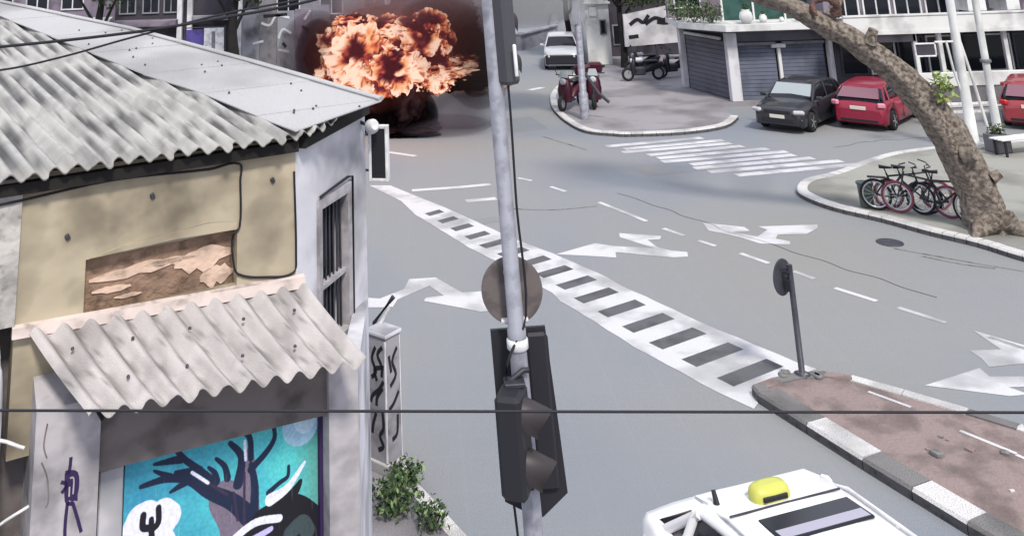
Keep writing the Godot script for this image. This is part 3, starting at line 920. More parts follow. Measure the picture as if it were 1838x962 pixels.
	s.hexa([Vector3(-4.6, 4.46, -0.02), Vector3(0.0, 4.5, -0.02), Vector3(0.0, 4.5, 0.1), Vector3(-4.6, 4.46, 0.1)], [Vector3(-4.6, 4.55, -0.02), Vector3(0.0, 4.61, -0.02), Vector3(0.0, 4.6, 0.1), Vector3(-4.6, 4.55, 0.1)])
	s.xf = side
	s.hexa([Vector3(0.03, 4.51, 0), Vector3(1.7, 4.56, 0), Vector3(1.7, 4.56, 0.1), Vector3(0.03, 4.51, 0.1)], [Vector3(0.03, 4.61, 0), Vector3(1.7, 4.66, 0), Vector3(1.7, 4.66, 0.1), Vector3(0.03, 4.6, 0.1)])
	part("eave_board", s, M.timber, shop)  # near-black strip put in for the shadow band under the eave
	# the far slope and the walls behind
	s = Shape.new()
	for i in range(2, hv.size() - 2):
		var a := Vector3(hip(hv[i + 1]), 4.69 + 0.15 * (0.2 - hv[i + 1]), hv[i + 1]); var b := Vector3(hip(hv[i + 2]), 4.69 + 0.15 * (0.2 - hv[i + 2]), hv[i + 2])
		var w := Vector3(0.45, -0.55, -0.2)
		var t := Vector3(0, -0.03, 0)
		s.hexa([a + t, b + t, b + w + t, a + w + t], [a, b, b + w, a + w])
	part("roof_back_slope", s, M.sheet_metal, roof)
	s = Shape.new()
	var core := []
	for q in [[-0.01, -0.26], [1.12, -1.22], [0.2, -3.0], [-2.3, -6.9], [-4.6, -6.9], [-4.6, -0.31], [-0.02, -0.31]]: core.append(Vector2(q[0], -q[1]))
	s.prism(core, 0.0, 4.58)
	part("rear_wall", s, M.whitewash, shop)

	# wavy awning over the mural
	s = Shape.new()
	s.grp = 1
	cols = []
	nu = 120
	for i in nu + 1:
		var f := float(i) / nu
		var a := Vector3(lerpf(-2.5, 0.06, f), lerpf(3.37, 3.26, f), 0.03)
		var b := Vector3(lerpf(-2.1, 0.35, f), lerpf(2.97, 2.81, f), 0.9 + 0.012 * sin(floor(f * 11.0) * 2.7))
		var ph := TAU * f * 11.3
		var c := []
		for k in 13:
			var t := k / 12.0
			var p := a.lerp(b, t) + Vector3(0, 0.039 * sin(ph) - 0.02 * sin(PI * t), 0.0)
			var dirt_shade := smoothstep(0.3, -0.9, sin(ph + 0.6)) * smoothstep(0.0, 0.35, n2.get_noise_2d(p.x * 1.6, p.z * 1.3 + 5.0) + 0.12) * 0.6  # grime in the awning troughs, their shade painted in with it
			dirt_shade = maxf(dirt_shade, 0.6 * smoothstep(0.42, 0.55, n2.get_noise_2d(p.x * 3.0 + 30.0, p.z * 3.0)))
			c.append([p, Color(0.98, 0.95, 0.97).lerp(Color(0.25, 0.25, 0.22), dirt_shade)])
		cols.append(c)
	for i in nu:
		for k in 12:
			var a = cols[i][k]; var b = cols[i + 1][k]; var c = cols[i + 1][k + 1]; var d = cols[i][k + 1]
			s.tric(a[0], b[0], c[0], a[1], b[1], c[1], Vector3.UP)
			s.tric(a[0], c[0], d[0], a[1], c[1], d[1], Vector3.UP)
		var e = cols[i][12]; var g = cols[i + 1][12]
		var dn := Vector3(0, -0.014, 0)
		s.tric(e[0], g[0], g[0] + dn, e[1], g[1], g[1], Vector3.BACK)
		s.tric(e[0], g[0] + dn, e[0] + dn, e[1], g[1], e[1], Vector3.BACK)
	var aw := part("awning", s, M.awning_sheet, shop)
	for u in [-2.0, -0.95, -0.05]:
		s = Shape.new()
		s.tube([Vector3(u - 0.2, 3.17, 0.02), Vector3(u + 0.05, 2.82, 0.68)], 0.018, 6)
		part("awning_bearer", s, M.timber, aw)
	for i in 9:
		s = Shape.new()
		var f := 0.08 + i * 0.1
		var pp := Vector3(lerpf(-2.5, 0.06, f), lerpf(3.37, 3.26, f), 0.03).lerp(Vector3(lerpf(-2.1, 0.35, f), lerpf(2.97, 2.81, f), 0.9), 0.35 + 0.4 * (i % 2)) + Vector3(0, 0.03, 0)
		s.lathe(pp, Vector3.UP, [[0.016, 0.0], [0.014, 0.016], [0.004, 0.022]], 6)
		part("awning_bolt", s, M.dark_metal, aw)
	# cable stapled to the upper wall
	s = Shape.new()
	s.tube(smooth3([Vector3(-4.4, 4.36, 0.045), Vector3(-2.78, 4.41, 0.045), Vector3(-1.83, 4.47, 0.014), Vector3(-0.9, 4.44, 0.014), Vector3(-0.6, 4.45, 0.014), Vector3(-0.59, 4.3, 0.014), Vector3(-0.59, 3.88, 0.014), Vector3(-0.66, 3.8, 0.014), Vector3(-0.65, 3.58, 0.014), Vector3(-0.6, 3.46, 0.014), Vector3(-0.3, 3.38, 0.014), Vector3(-0.03, 3.37, 0.014), Vector3(0.0, 3.5, 0.014), Vector3(-0.02, 4.3, 0.014)]), 0.011, 6)
	part("wall_cable", s, M.cable, shop)
	# drips of old fixings
	for q in [[-2.2, 4.05], [-0.25, 4.25], [-1.45, 4.28]]:
		s = Shape.new()
		s.box(Vector3(q[0], q[1], 0.012), Vector3(0.04, 0.05, 0.024), 0.006, Basis(Vector3.BACK, 0.5))
		part("wall_hook", s, M.dark_metal, shop)
	# white pipes and loops of cable in the dark bay
	s = Shape.new()
	s.tube(smooth3([Vector3(-2.72, 0.2, 0.05), Vector3(-2.71, 1.6, 0.05), Vector3(-2.69, 2.9, 0.02), Vector3(-2.75, 3.35, -0.1)]), 0.035, 10)
	part("drainpipe", s, M.whitewash, shop)
	s = Shape.new()
	s.tube(smooth3([Vector3(-2.9, 2.5, 0.1), Vector3(-2.72, 2.68, 0.25), Vector3(-2.5, 2.62, 0.36)]), 0.014, 6)
	part("cable_loop", s, M.white_paint, shop)
	s = Shape.new()
	s.tube(smooth3([Vector3(-2.74, 1.95, 0.1), Vector3(-2.6, 2.12, 0.3), Vector3(-2.44, 2.2, 0.36)]), 0.012, 6)
	part("cable_loop", s, M.white_paint, shop)
	s = Shape.new()
	s.box(Vector3(-2.8, 1.85, 0.03), Vector3(0.1, 0.16, 0.1), 0.012)
	part("junction_box", s, M.whitewash, shop)

	# small framed sign sticking out at the corner, a capped bracket over it
	var sg := thing("projecting_sign", "white framed black sign sticking out from the shop corner", "sign", P(-0.5, 11.5, 3.8), heading(0.2, 1.0))
	s = Shape.new()
	s.box(Vector3(-0.1, 0.3, 0), Vector3(0.035, 0.62, 0.1), 0.006); s.box(Vector3(0.105, 0.3, 0), Vector3(0.035, 0.62, 0.1), 0.006)
	s.box(Vector3(0.003, 0.592, 0), Vector3(0.17, 0.035, 0.1), 0.006); s.box(Vector3(0.003, 0.008, 0), Vector3(0.17, 0.035, 0.1), 0.006)
	part("frame", s, M.white_paint, sg)
	s = Shape.new()
	s.box(Vector3(0.002, 0.3, 0.01), Vector3(0.168, 0.55, 0.05))
	part("panel", s, M.dark_void, sg)
	s = Shape.new()
	s.tube([Vector3(-0.22, 0.5, -0.02), Vector3(-0.08, 0.5, -0.02)], 0.015, 6); s.tube([Vector3(-0.22, 0.1, -0.02), Vector3(-0.08, 0.1, -0.02)], 0.015, 6)
	part("bracket", s, M.dark_metal, sg)
	var lampish := thing("bulkhead_fitting", "small white bulkhead fitting under the roof corner above the framed sign", "fitting", P(-0.58, 11.35, 4.42))
	s = Shape.new()
	s.lathe(Vector3.ZERO, Vector3(0.5, 0.3, 0.8), [[0.06, -0.05], [0.085, 0.0], [0.08, 0.06], [0.05, 0.1]], 14)
	part("housing", s, M.white_paint, lampish)
	s = Shape.new()
	s.tube([Vector3(0, 0, 0), Vector3(-0.16, 0.06, -0.06)], 0.02, 6)
	part("arm", s, M.dark_metal, lampish)


func smooth3(pts: Array, n := 5) -> Array:
	var c := Curve3D.new()
	for i in pts.size():
		var a: Vector3 = pts[maxi(i - 1, 0)]; var b: Vector3 = pts[mini(i + 1, pts.size() - 1)]
		var t := (b - a).normalized()
		c.add_point(pts[i], -t * pts[i].distance_to(a) / 3.0, t * pts[i].distance_to(b) / 3.0)
	var r := []
	for i in pts.size() - 1:
		for k in n: r.append(c.sample(i, float(k) / n))
	r.append(pts[-1])
	return r


func signal_head(parent: Node, at: Vector3, turn: float, lamps: int, hood := 0.22) -> MeshInstance3D:
	# a black signal body whose face looks along its own +z; hoods over each lens
	var b := Basis(Vector3.UP, turn)
	var h := 0.34 * lamps
	var s := Shape.new()
	s.xf = Transform3D(b, at)
	s.box(Vector3(0, 0, 0), Vector3(0.3, h, 0.2), 0.03)
	var head := part("signal_head", s, M.black_plastic, parent)
	for i in lamps:
		var y := h / 2 - 0.17 - 0.34 * i
		s = Shape.new()
		s.xf = Transform3D(b, at)
		s.lathe(Vector3(0, y, 0.095), Vector3.BACK, [[0.1, 0.0], [0.09, 0.02], [0.04, 0.035]], 16)
		part("lens", s, M.dark_void, head)
		s = Shape.new()
		s.xf = Transform3D(b, at)
		var n := 14
		s.grp = 1
		for k in n:
			var q := []
			for o in [[0, 0], [1, 0], [1, 1], [0, 1]]:
				var a: float = lerpf(-0.35, PI + 0.35, float(k + o[0]) / n)
				var len: float = hood * (0.55 + 0.45 * sin(clampf(a, 0, PI)))
				q.append(Vector3(cos(a) * (0.125 - 0.012 * o[1]), y + sin(a) * (0.125 - 0.012 * o[1]) - 0.06 * o[1], 0.09 + len * o[1]))
			var m: Vector3 = (q[0] + q[2]) / 2.0 - Vector3(0, y, 0.2)
			s.quad(q[0], q[1], q[2], q[3], m)
			var w := []
			for p in q: w.append(p + (Vector3(0, y, p.z) - p) * 0.06)
			s.quad(w[0], w[1], w[2], w[3], -m)
			s.quad(q[2], q[3], w[3], w[2], Vector3.BACK)
		part("hood", s, M.brown_plastic, head)
	return head


func build_signals() -> void:
	var tl := thing("traffic_light", "tall grey traffic light pole with black signal heads and round sign back", "traffic light", P(0.85, 8.0))
	tl.rotation.z = 0.035
	var s := Shape.new()
	s.lathe(Vector3.ZERO, Vector3.UP, [[0.14, 0.0], [0.14, 0.04], [0.085, 0.06], [0.08, 1.0], [0.072, 2.9], [0.068, 3.4], [0.075, 3.42], [0.075, 3.5], [0.065, 3.52], [0.062, 6.6]], 20)
	part("pole", s, M.galvanised, tl)
	# round sign seen from behind, on a pale backing plate
	s = Shape.new()
	s.lathe(Vector3(0.0, 3.74, -0.12), Vector3(0, 0, 1), [[0.252, -0.008], [0.252, 0.006], [0.24, 0.008]], 40, false)
	part("round_sign", s, M.sign_back, tl)
	s = Shape.new()
	var rr := []
	for q in [[0.27, 0.42], [-0.27, 0.42], [-0.27, -0.2], [0.27, -0.2]]: rr.append(Vector2(q[0], q[1]))
	s.box(Vector3(0.0, 3.53, -0.1), Vector3(0.22, 0.03, 0.06), 0.008)
	part("sign_bracket", s, M.white_paint, tl)
	s = Shape.new()
	s.box(Vector3(0.0, 3.88, -0.09), Vector3(0.12, 0.03, 0.05), 0.006)
	part("sign_bracket", s, M.white_paint, tl)
	s = Shape.new()
	s.lathe(Vector3(0, 3.36, 0), Vector3.UP, [[0.075, 0], [0.086, 0.01], [0.086, 0.07], [0.074, 0.08]], 20)
	part("pole_clamp", s, M.white_paint, tl)
	# main head: three lamps facing away, seen from behind with its backing board
	s = Shape.new()
	s.plate(V([-0.2, 3.44, -0.19, 2.24, -0.03, 2.16, 0.1, 2.12, 0.31, 2.27, 0.28, 2.9, 0.25, 3.44]), -0.2, 0.03)
	part("backing_board", s, M.black_plastic, tl)
	signal_head(tl, Vector3(0.12, 2.84, -0.34), PI + 0.1, 3)
	s = Shape.new()
	s.box(Vector3(0.165, 2.86, -0.155), Vector3(0.17, 1.1, 0.06), 0.02)
	part("backing_rib", s, M.black_plastic, tl)
	# pedestrian head on the near side, hoods to the right
	signal_head(tl, Vector3(-0.1, 2.83, 0.2), PI / 2 - 0.35, 2, 0.22)
	s = Shape.new()
	s.box(Vector3(-0.04, 2.5, 0.12), Vector3(0.12, 0.03, 0.14), 0.006)
	part("head_bracket", s, M.dark_metal, tl)
	s = Shape.new()
	s.box(Vector3(-0.06, 3.18, 0.12), Vector3(0.16, 0.03, 0.14), 0.006)
	s.tube([Vector3(-0.1, 3.18, 0.1), Vector3(0.02, 3.25, 0.1), Vector3(0.06, 3.24, 0.08)], 0.02, 6)
	part("head_bracket", s, M.dark_metal, tl)
	# upper head hanging off the right of the pole
	var top := signal_head(tl, Vector3.ZERO, 0.72 * PI, 3, 0.12)
	top.position = Vector3(0.09, 5.86, 0.02)
	top.scale = Vector3(0.74, 1.0, 0.74)
	top.set_surface_override_material(0, M.grey_plastic)
	s = Shape.new()
	s.box(Vector3(0.08, 5.9, -0.03), Vector3(0.12, 0.05, 0.05), 0.01)
	part("head_bracket", s, M.white_paint, tl)
	s = Shape.new()
	s.box(Vector3(0.08, 5.5, -0.03), Vector3(0.12, 0.05, 0.05), 0.01)
	part("head_bracket", s, M.white_paint, tl)
	s = Shape.new()
	s.box(Vector3(0.17, 5.55, 0.17), Vector3(0.03, 0.26, 0.02), 0.008)
	part("head_bracket", s, M.white_paint, tl)
	s = Shape.new()
	s.tube(smooth3([Vector3(0.1, 5.36, 0.06), Vector3(0.1, 5.05, 0.04), Vector3(0.085, 4.4, 0.03), Vector3(0.083, 3.6, 0.03), Vector3(-0.1, 3.3, 0.1), Vector3(-0.16, 2.8, 0.12), Vector3(-0.13, 2.2, 0.1), Vector3(-0.1, 1.0, 0.06)]), 0.011, 6)
	part("cable", s, M.cable, tl)

	# sign on the island
	var ks := thing("island_sign", "round sign on grey post at the island tip, seen from behind", "sign", P(5.58, 15.0, 0.12))
	s = Shape.new()
	s.lathe(Vector3.ZERO, Vector3.UP, [[0.12, 0], [0.12, 0.02], [0.045, 0.04], [0.042, 1.48]], 14)
	part("post", s, M.dark_metal, ks)
	s = Shape.new()
	s.lathe(Vector3(-0.1, 1.29, -0.07), Vector3(0.62, 0.0, 0.78), [[0.25, -0.008], [0.25, 0.008], [0.235, 0.012]], 36, false)
	part("sign_disc", s, M.dark_metal, ks)
	s = Shape.new()
	s.box(Vector3(-0.04, 1.38, -0.01), Vector3(0.12, 0.035, 0.1), 0.006, Basis(Vector3.UP, 0.85)); s.box(Vector3(-0.04, 1.2, -0.01), Vector3(0.1, 0.16, 0.08), 0.006, Basis(Vector3.UP, 0.85))
	part("clamp", s, M.black_plastic, ks)
	rng.seed = 77
	for i in 5:
		s = Shape.new()
		s.box(Vector3(rng.randf_range(-0.35, 0.2), 0.02, rng.randf_range(-0.12, 0.15)), Vector3(0.14, 0.06, 0.1), 0.02, Basis(Vector3.UP, rng.randf() * 3.0))
		part("footing_stone", s, M.kerb_dark, ks)

	# poles
	var pa := thing("street_pole", "slim grey street pole beside the red scooters", "pole", P(6.08, 34.7, 0.1))
	s = Shape.new()
	s.lathe(Vector3.ZERO, Vector3.UP, [[0.17, 0], [0.17, 0.9], [0.13, 0.95], [0.12, 5.0], [0.1, 9.0]], 14)
	part("pole", s, M.galvanised, pa)
	s = Shape.new()
	s.plate(V([-0.3, 3.3, 0.02, 3.35, 0.1, 4.6, -0.12, 4.6]), 0.1, 0.03)
	part("notice_board", s, M.far_grey, pa)
	s = Shape.new()
	s.tube([Vector3(0.12, 1.6, 0), Vector3(0.55, 0.9, 0.1), Vector3(0.9, 0.6, 0.2)], 0.06, 8)
	part("stay", s, M.dark_metal, pa)
	var pb := thing("street_pole", "pale street pole with a hollow square frame, right of the leaning trunk", "pole", P(16.58, 28.6, 0.1))
	s = Shape.new()
	s.lathe(Vector3.ZERO, Vector3.UP, [[0.22, 0], [0.22, 0.06], [0.16, 0.1], [0.13, 2.2], [0.11, 7.0]], 14)
	part("pole", s, M.apt_white, pb)
	s = Shape.new()
	for q in [[-1.0, 2.98, 0.62, 0.045], [-1.0, 2.62, 0.62, 0.045]]: s.box(Vector3(q[0], q[1], 0), Vector3(q[2], q[3], 0.05), 0.008)
	for q in [-1.31, -0.69]: s.box(Vector3(q, 2.8, 0), Vector3(0.05, 0.32, 0.05), 0.008)
	s.box(Vector3(-0.34, 3.02, 0), Vector3(0.68, 0.05, 0.05), 0.008)
	part("sign_frame", s, M.white_paint, pb)
	s = Shape.new()
	s.box(Vector3(-1.0, 2.8, -0.015), Vector3(0.56, 0.31, 0.02))
	part("sign_panel", s, M.far_dark, pb)
	s = Shape.new()
	s.tube([Vector3(0.1, 3.0, 0), Vector3(0.3, 1.8, 0.02), Vector3(0.42, 0.9, 0.04), Vector3(0.55, 0.05, 0.05)], 0.045, 8)
	s.tube([Vector3(-0.1, 1.5, 0), Vector3(-0.25, 2.2, 0.02), Vector3(-0.32, 3.0, 0)], 0.035, 8)
	part("stay", s, M.apt_white, pb)
	var pc := thing("street_pole", "slim pale pole at the right edge in front of the red car", "pole", P(18.15, 29.9, 0.1))
	s = Shape.new()
	s.lathe(Vector3.ZERO, Vector3.UP, [[0.14, 0], [0.11, 1.2], [0.09, 8.0]], 14)
	part("pole", s, M.apt_white, pc)
	s = Shape.new()
	s.lathe(Vector3(0, 2.2, 0), Vector3.UP, [[0.15, 0], [0.16, 0.02], [0.16, 0.08], [0.15, 0.1]], 14)
	part("band", s, M.panel_grey, pc)

	# graffitied cabinet and the planting by the shop corner
	var cab := thing("street_cabinet", "narrow white street cabinet scrawled with black graffiti beside the shop corner", "cabinet", P(-0.56, 13.0, 0.11), heading(-0.75, -0.9))
	cab.scale = Vector3(0.8, 1.0, 0.8)
	s = Shape.new()
	s.box(Vector3(0, 0.06, 0), Vector3(0.46, 0.12, 0.42), 0.012)
	part("plinth", s, M.kerb_light, cab)
	s = Shape.new()
	s.hexa([Vector3(-0.2, 0.121, -0.17), Vector3(0.2, 0.121, -0.17), Vector3(0.2, 0.121, 0.17), Vector3(-0.2, 0.121, 0.17)], [Vector3(-0.2, 1.5, -0.17), Vector3(0.2, 1.5, -0.17), Vector3(0.2, 1.5, 0.17), Vector3(-0.2, 1.5, 0.17)])
	var cb := part("body", s, M.cabinet_grey, cab)
	s = Shape.new()
	s.box(Vector3(0, 1.53, 0), Vector3(0.46, 0.05, 0.4), 0.012)
	part("lid", s, M.whitewash, cab)
	s = Shape.new()
	for x in [-0.185, 0.185]:
		for z in [-0.172, 0.172]: s.box(Vector3(x, 0.8, z), Vector3(0.035, 1.34, 0.02), 0.004)
	part("frame", s, M.white_paint, cb)
	for zz in [[0.1715, 1.0], [-0.1735, -1.0]]:
		for q in [V([-0.13, 1.4, -0.02, 1.3, -0.1, 1.18, 0.05, 1.12, 0.0, 1.0]), V([0.02, 1.38, 0.1, 1.24, 0.02, 1.1, 0.12, 1.02]), V([-0.14, 1.02, -0.05, 0.92, 0.1, 0.82, 0.14, 0.74]), V([-0.12, 0.94, 0.0, 0.82, 0.02, 0.72]), V([-0.1, 0.7, -0.12, 0.5, -0.04, 0.4, -0.11, 0.3, 0.0, 0.24]), V([0.03, 0.64, 0.1, 0.5, 0.12, 0.4]), V([-0.13, 1.2, -0.1, 1.06])]:
			s = Shape.new()
			s.plate(strip(smooth_line(q, 4), -0.026, 0.026), zz[0], 0.002)
			part("graffiti_stroke", s, M.cable, cb)
	for zz in [0.201, -0.203]:
		for q in [V([-0.1, 1.35, 0.02, 1.22, -0.06, 1.05, 0.08, 0.95]), V([0.1, 1.3, 0.05, 1.1]), V([-0.12, 0.85, 0.0, 0.75, 0.12, 0.7]), V([-0.08, 0.6, -0.06, 0.4, 0.06, 0.36])]:
			s = Shape.new()
			s.xf = Transform3D(Basis(Vector3.UP, PI / 2), Vector3.ZERO)
			s.plate(strip(smooth_line(q, 4), -0.026, 0.026), zz, 0.002)
			part("graffiti_stroke", s, M.cable, cb)
	var pn := thing("fence_post", "dark bent post end leaning out above the graffitied cabinet", "post", P(-0.62, 13.25, 0.1))
	s = Shape.new()
	s.tube([Vector3(-0.1, 0, 0), Vector3(-0.06, 1.55, 0), Vector3(0.2, 1.86, 0.05)], 0.03, 8)
	part("post", s, M.dark_metal, pn)
	s = Shape.new()
	s.tube([Vector3(-0.08, 1.4, 0.05), Vector3(0.16, 1.78, 0.12)], 0.022, 8)
	part("strut", s, M.white_paint, pn)
	rng.seed = 8
	bush("shrub", "leafy green shrub at the foot of the shop corner", P(-0.42, 12.1, 0.11), Vector3(0.34, 0.16, 0.34), 420, 0.075, true)
	bush("shrub", "small pale green shrub by the kerb in front of the shop corner", P(0.0, 11.75, 0.11), Vector3(0.22, 0.15, 0.22), 240, 0.06, true)
	bush("shrub", "low dark green shrub between the graffitied cabinet and the kerb", P(-0.3, 12.6, 0.11), Vector3(0.26, 0.14, 0.24), 260, 0.07, true)

	# wires across the picture
	var wr := part("overhead_wire", wire([Vector3(-32, 5.24, -5.0), Vector3(-2.12, 4.35, -5.0), Vector3(2.92, 4.2, -5.0), Vector3(32, 3.34, -5.0)], 0.006), M.cable, self)
	tag(wr, "thin black wire stretched level across the whole street in front", "wire")
	wr = part("overhead_wire", wire([Vector3(-30, 5.2, -6.0), Vector3(-10, 5.45, -7.4), Vector3(-3.59, 5.78, -8.0), Vector3(-2.49, 5.86, -8.0), Vector3(-1.67, 5.96, -8.0), Vector3(-0.9, 6.08, -8.0), Vector3(4, 7.2, -8.2), Vector3(16, 8.5, -9)], 0.014), M.cable, self)
	tag(wr, "thick black cable over the roof, the upper of the two", "wire")
	wr = part("overhead_wire", wire([Vector3(-30, 4.6, -6.0), Vector3(-10, 5.1, -7.2), Vector3(-3.58, 5.59, -8.0), Vector3(-3.06, 5.68, -8.0), Vector3(-2.49, 5.815, -8.0), Vector3(-1.67, 5.99, -8.05), Vector3(-0.9, 6.11, -8.1), Vector3(4, 7.25, -8.3), Vector3(16, 8.6, -9)], 0.01), M.cable, self)
	tag(wr, "slack thinner cable crossing just below the thick one over the roof", "wire")


func wire(pts: Array, r: float) -> Shape:
	var s := Shape.new()
	s.tube(smooth3(pts, 6), r, 6)
	return s


func leaves(n: int, radii: Vector3, size: float, tone: Array) -> ArrayMesh:
	var s := Shape.new()
	for i in n:
		var d := Vector3(rng.randfn(), rng.randfn(), rng.randfn()).normalized() * pow(rng.randf(), 0.45)
		# clumps with gaps between
		var c := d * radii
		var g := sin(c.x * 7.0 / radii.x + i % 3) * sin(c.y * 6.0 / radii.y) * sin(c.z * 7.0 / radii.z)
		if g < -0.12: c *= 0.8
		var b := Basis.from_euler(Vector3(rng.randf_range(-1.2, 1.2), rng.randf() * TAU, rng.randf_range(-0.8, 0.8)))
		var l := size * rng.randf_range(0.6, 1.3)
		var k: Color = tone[rng.randi() % tone.size()]
		k = k * rng.randf_range(0.75, 1.3) * 0.27
		var p0 := c; var p1 := c + b * Vector3(l * 0.3, 0.06 * l, l * 0.45); var p2 := c + b * Vector3(0, -0.1 * l, l); var p3 := c + b * Vector3(-l * 0.3, 0.06 * l, l * 0.45)
		s.tric(p0, p1, p2, k, k, k, Vector3.UP)
		s.tric(p0, p2, p3, k, k, k, Vector3.UP)
	return s.done()


func bush(called: String, label: String, at: Vector3, radii: Vector3, n: int, size: float, pale := false) -> Node3D:
	var o := thing(called, label, "shrub", at)
	var tone := [Color(0.8, 1.0, 0.8), Color(1.1, 1.2, 0.9), Color(0.5, 0.7, 0.5)]
	if pale: tone = [Color(0.5, 0.7, 0.5), Color(0.35, 0.5, 0.4), Color(0.8, 1.0, 0.7), Color(3.0, 3.0, 2.8)]
	var f := part("foliage", leaves(n, radii, size, tone), M.leaf, o, Vector3(0, radii.y, 0))
	f.set_meta("kind", "stuff")
	var s := Shape.new()
	for i in 6:
		var a := TAU * i / 6.0
		s.tube([Vector3(0.03 * cos(a), 0, 0.03 * sin(a)), Vector3(radii.x * 0.5 * cos(a), radii.y * 1.1, radii.z * 0.5 * sin(a))], [0.016, 0.006], 5)
	part("stem", s, M.trunk_bark, o)
	return o


func build_tree() -> void:
	var t := thing("leaning_tree", "big grey barked tree leaning left over the street from the right pavement", "tree", P(12.45, 21.3, 0.1))
	var base := Vector3(12.45, 0.1, -21.3)
	var pts := [Vector3(12.42, -0.1, -21.3), Vector3(12.36, 0.2, -21.3), Vector3(12.28, 0.7, -21.28), Vector3(12.08, 1.35, -21.25), Vector3(11.72, 2.15, -21.2), Vector3(11.38, 2.7, -21.2), Vector3(10.98, 3.22, -21.2), Vector3(10.45, 3.72, -21.2), Vector3(9.9, 4.12, -21.2), Vector3(9.3, 4.5, -21.25), Vector3(8.7, 4.85, -21.3), Vector3(8.2, 5.2, -21.4), Vector3(7.2, 6.2, -21.6), Vector3(6.6, 7.4, -21.8)]
	var rad := [0.54, 0.46, 0.41, 0.39, 0.375, 0.35, 0.32, 0.28, 0.25, 0.23, 0.2, 0.19, 0.16, 0.12]
	var s := Shape.new()
	var n := FastNoiseLite.new(); n.seed = 21; n.frequency = 1.3; n.fractal_octaves = 4
	var line := smooth3(pts, 10)
	var rings := []
	for i in line.size():
		var f := float(i) / (line.size() - 1) * (rad.size() - 1)
		var r: float = lerpf(rad[int(f)], rad[mini(int(f) + 1, rad.size() - 1)], f - int(f))
		var d: Vector3 = (line[mini(i + 1, line.size() - 1)] - line[maxi(i - 1, 0)]).normalized()
		var a := d.cross(Vector3.BACK).normalized(); var b := a.cross(d).normalized()
		var ring := []
		for k in 44:
			var th := TAU * k / 44.0
			var o := a * cos(th) + b * sin(th)
			var q: float = r * (1.0 + 0.22 * n.get_noise_3d(line[i].x + o.x * 0.9, line[i].y * 0.7 + o.y * 0.9, o.z * 0.9) + 0.07 * sin(th * 5.0 + line[i].y * 1.2) + 0.022 * sin(th * 17.0 + 2.5 * n.get_noise_3d(line[i].x * 1.5, line[i].y * 1.5, o.z)) + 0.05 * n.get_noise_3d(line[i].x * 5.0, line[i].y * 5.0, o.z * 4.0 + o.x * 4.0))
			if i < 8: q *= 1.0 + 0.22 * maxf(0, sin(th * 3.0 + 0.6)) * (1.0 - i / 8.0)
			ring.append(line[i] + o * q - base)
		rings.append(ring)
	s.loft(rings)
	var trunk := part("trunk", s, M.trunk_bark, t)
	# surface roots and the dark stump beside it
	for q in [[0.3, -0.1, 0.85, 0.1, 0.2], [-0.4, 0.35, -0.8, 0.6, 0.13], [0.2, 0.4, 0.5, 0.8, 0.15]]:
		s = Shape.new()
		s.tube(smooth3([Vector3(q[0] * 0.3, 0.3, q[1]), Vector3(q[0], 0.15, q[1]), Vector3(q[2], 0.0, q[3])]), [0.24, 0.24, 0.23, 0.22, 0.21, 0.2, 0.17, 0.14, 0.1, 0.07, 0.03], 10)
		part("root", s, M.trunk_bark, t)
	# sawn limbs, knots and a hollow ring of old wood
	for q in [[Vector3(11.45, 2.85, -20.95), Vector3(11.5, 3.12, -20.85), 0.13], [Vector3(10.2, 4.05, -21.0), Vector3(10.3, 4.35, -20.9), 0.12], [Vector3(12.4, 1.2, -20.95), Vector3(12.58, 1.3, -20.9), 0.1], [Vector3(11.9, 1.7, -20.9), Vector3(12.0, 1.75, -20.7), 0.16]]:
		s = Shape.new()
		s.tube([q[0] - base, q[0].lerp(q[1], 0.5) - base, q[1] - base], [q[2] * 1.3, q[2], q[2] * 0.85], 12)
		part("limb_stub", s, M.trunk_bark, trunk)
	s = Shape.new()
	var arc := []; var thick := []
	for i in 15:
		var a := -0.6 + 4.3 * i / 14.0
		arc.append(Vector3(9.32 + 0.27 * cos(a), 4.8 + 0.24 * sin(a), -21.0 + 0.08 * sin(a * 2.0)) - base)
		thick.append(lerpf(0.12, 0.045, i / 14.0) * (1.0 + 0.25 * sin(i * 1.7)))
	s.tube(arc, thick, 9)
	part("burl_ring", s, mk("burl", 0.2, 0.12, 0.11, 0.9, "bark", 1.0), trunk)
	# higher limbs and the crown, mostly above the picture
	var limbs := [[Vector3(9.0, 4.7, -21.3), Vector3(8.2, 5.0, -22.2), Vector3(7.0, 5.6, -23.2), 0.15], [Vector3(8.4, 5.1, -21.35), Vector3(8.6, 6.3, -21.0), Vector3(8.9, 7.6, -20.6), 0.14], [Vector3(7.2, 6.2, -21.6), Vector3(5.9, 6.9, -21.2), Vector3(4.8, 7.4, -20.8), 0.11], [Vector3(9.5, 4.5, -21.3), Vector3(10.6, 5.9, -22), Vector3(11.4, 7.2, -22.4), 0.13]]
	for q in limbs:
		s = Shape.new()
		s.tube(smooth3([q[0] - base, q[1] - base, q[2] - base], 5), [q[3], q[3] * 0.95, q[3] * 0.9, q[3] * 0.85, q[3] * 0.8, q[3] * 0.72, q[3] * 0.65, q[3] * 0.55, q[3] * 0.45, q[3] * 0.35, q[3] * 0.25], 9)
		part("limb", s, M.trunk_bark, t)
	rng.seed = 41
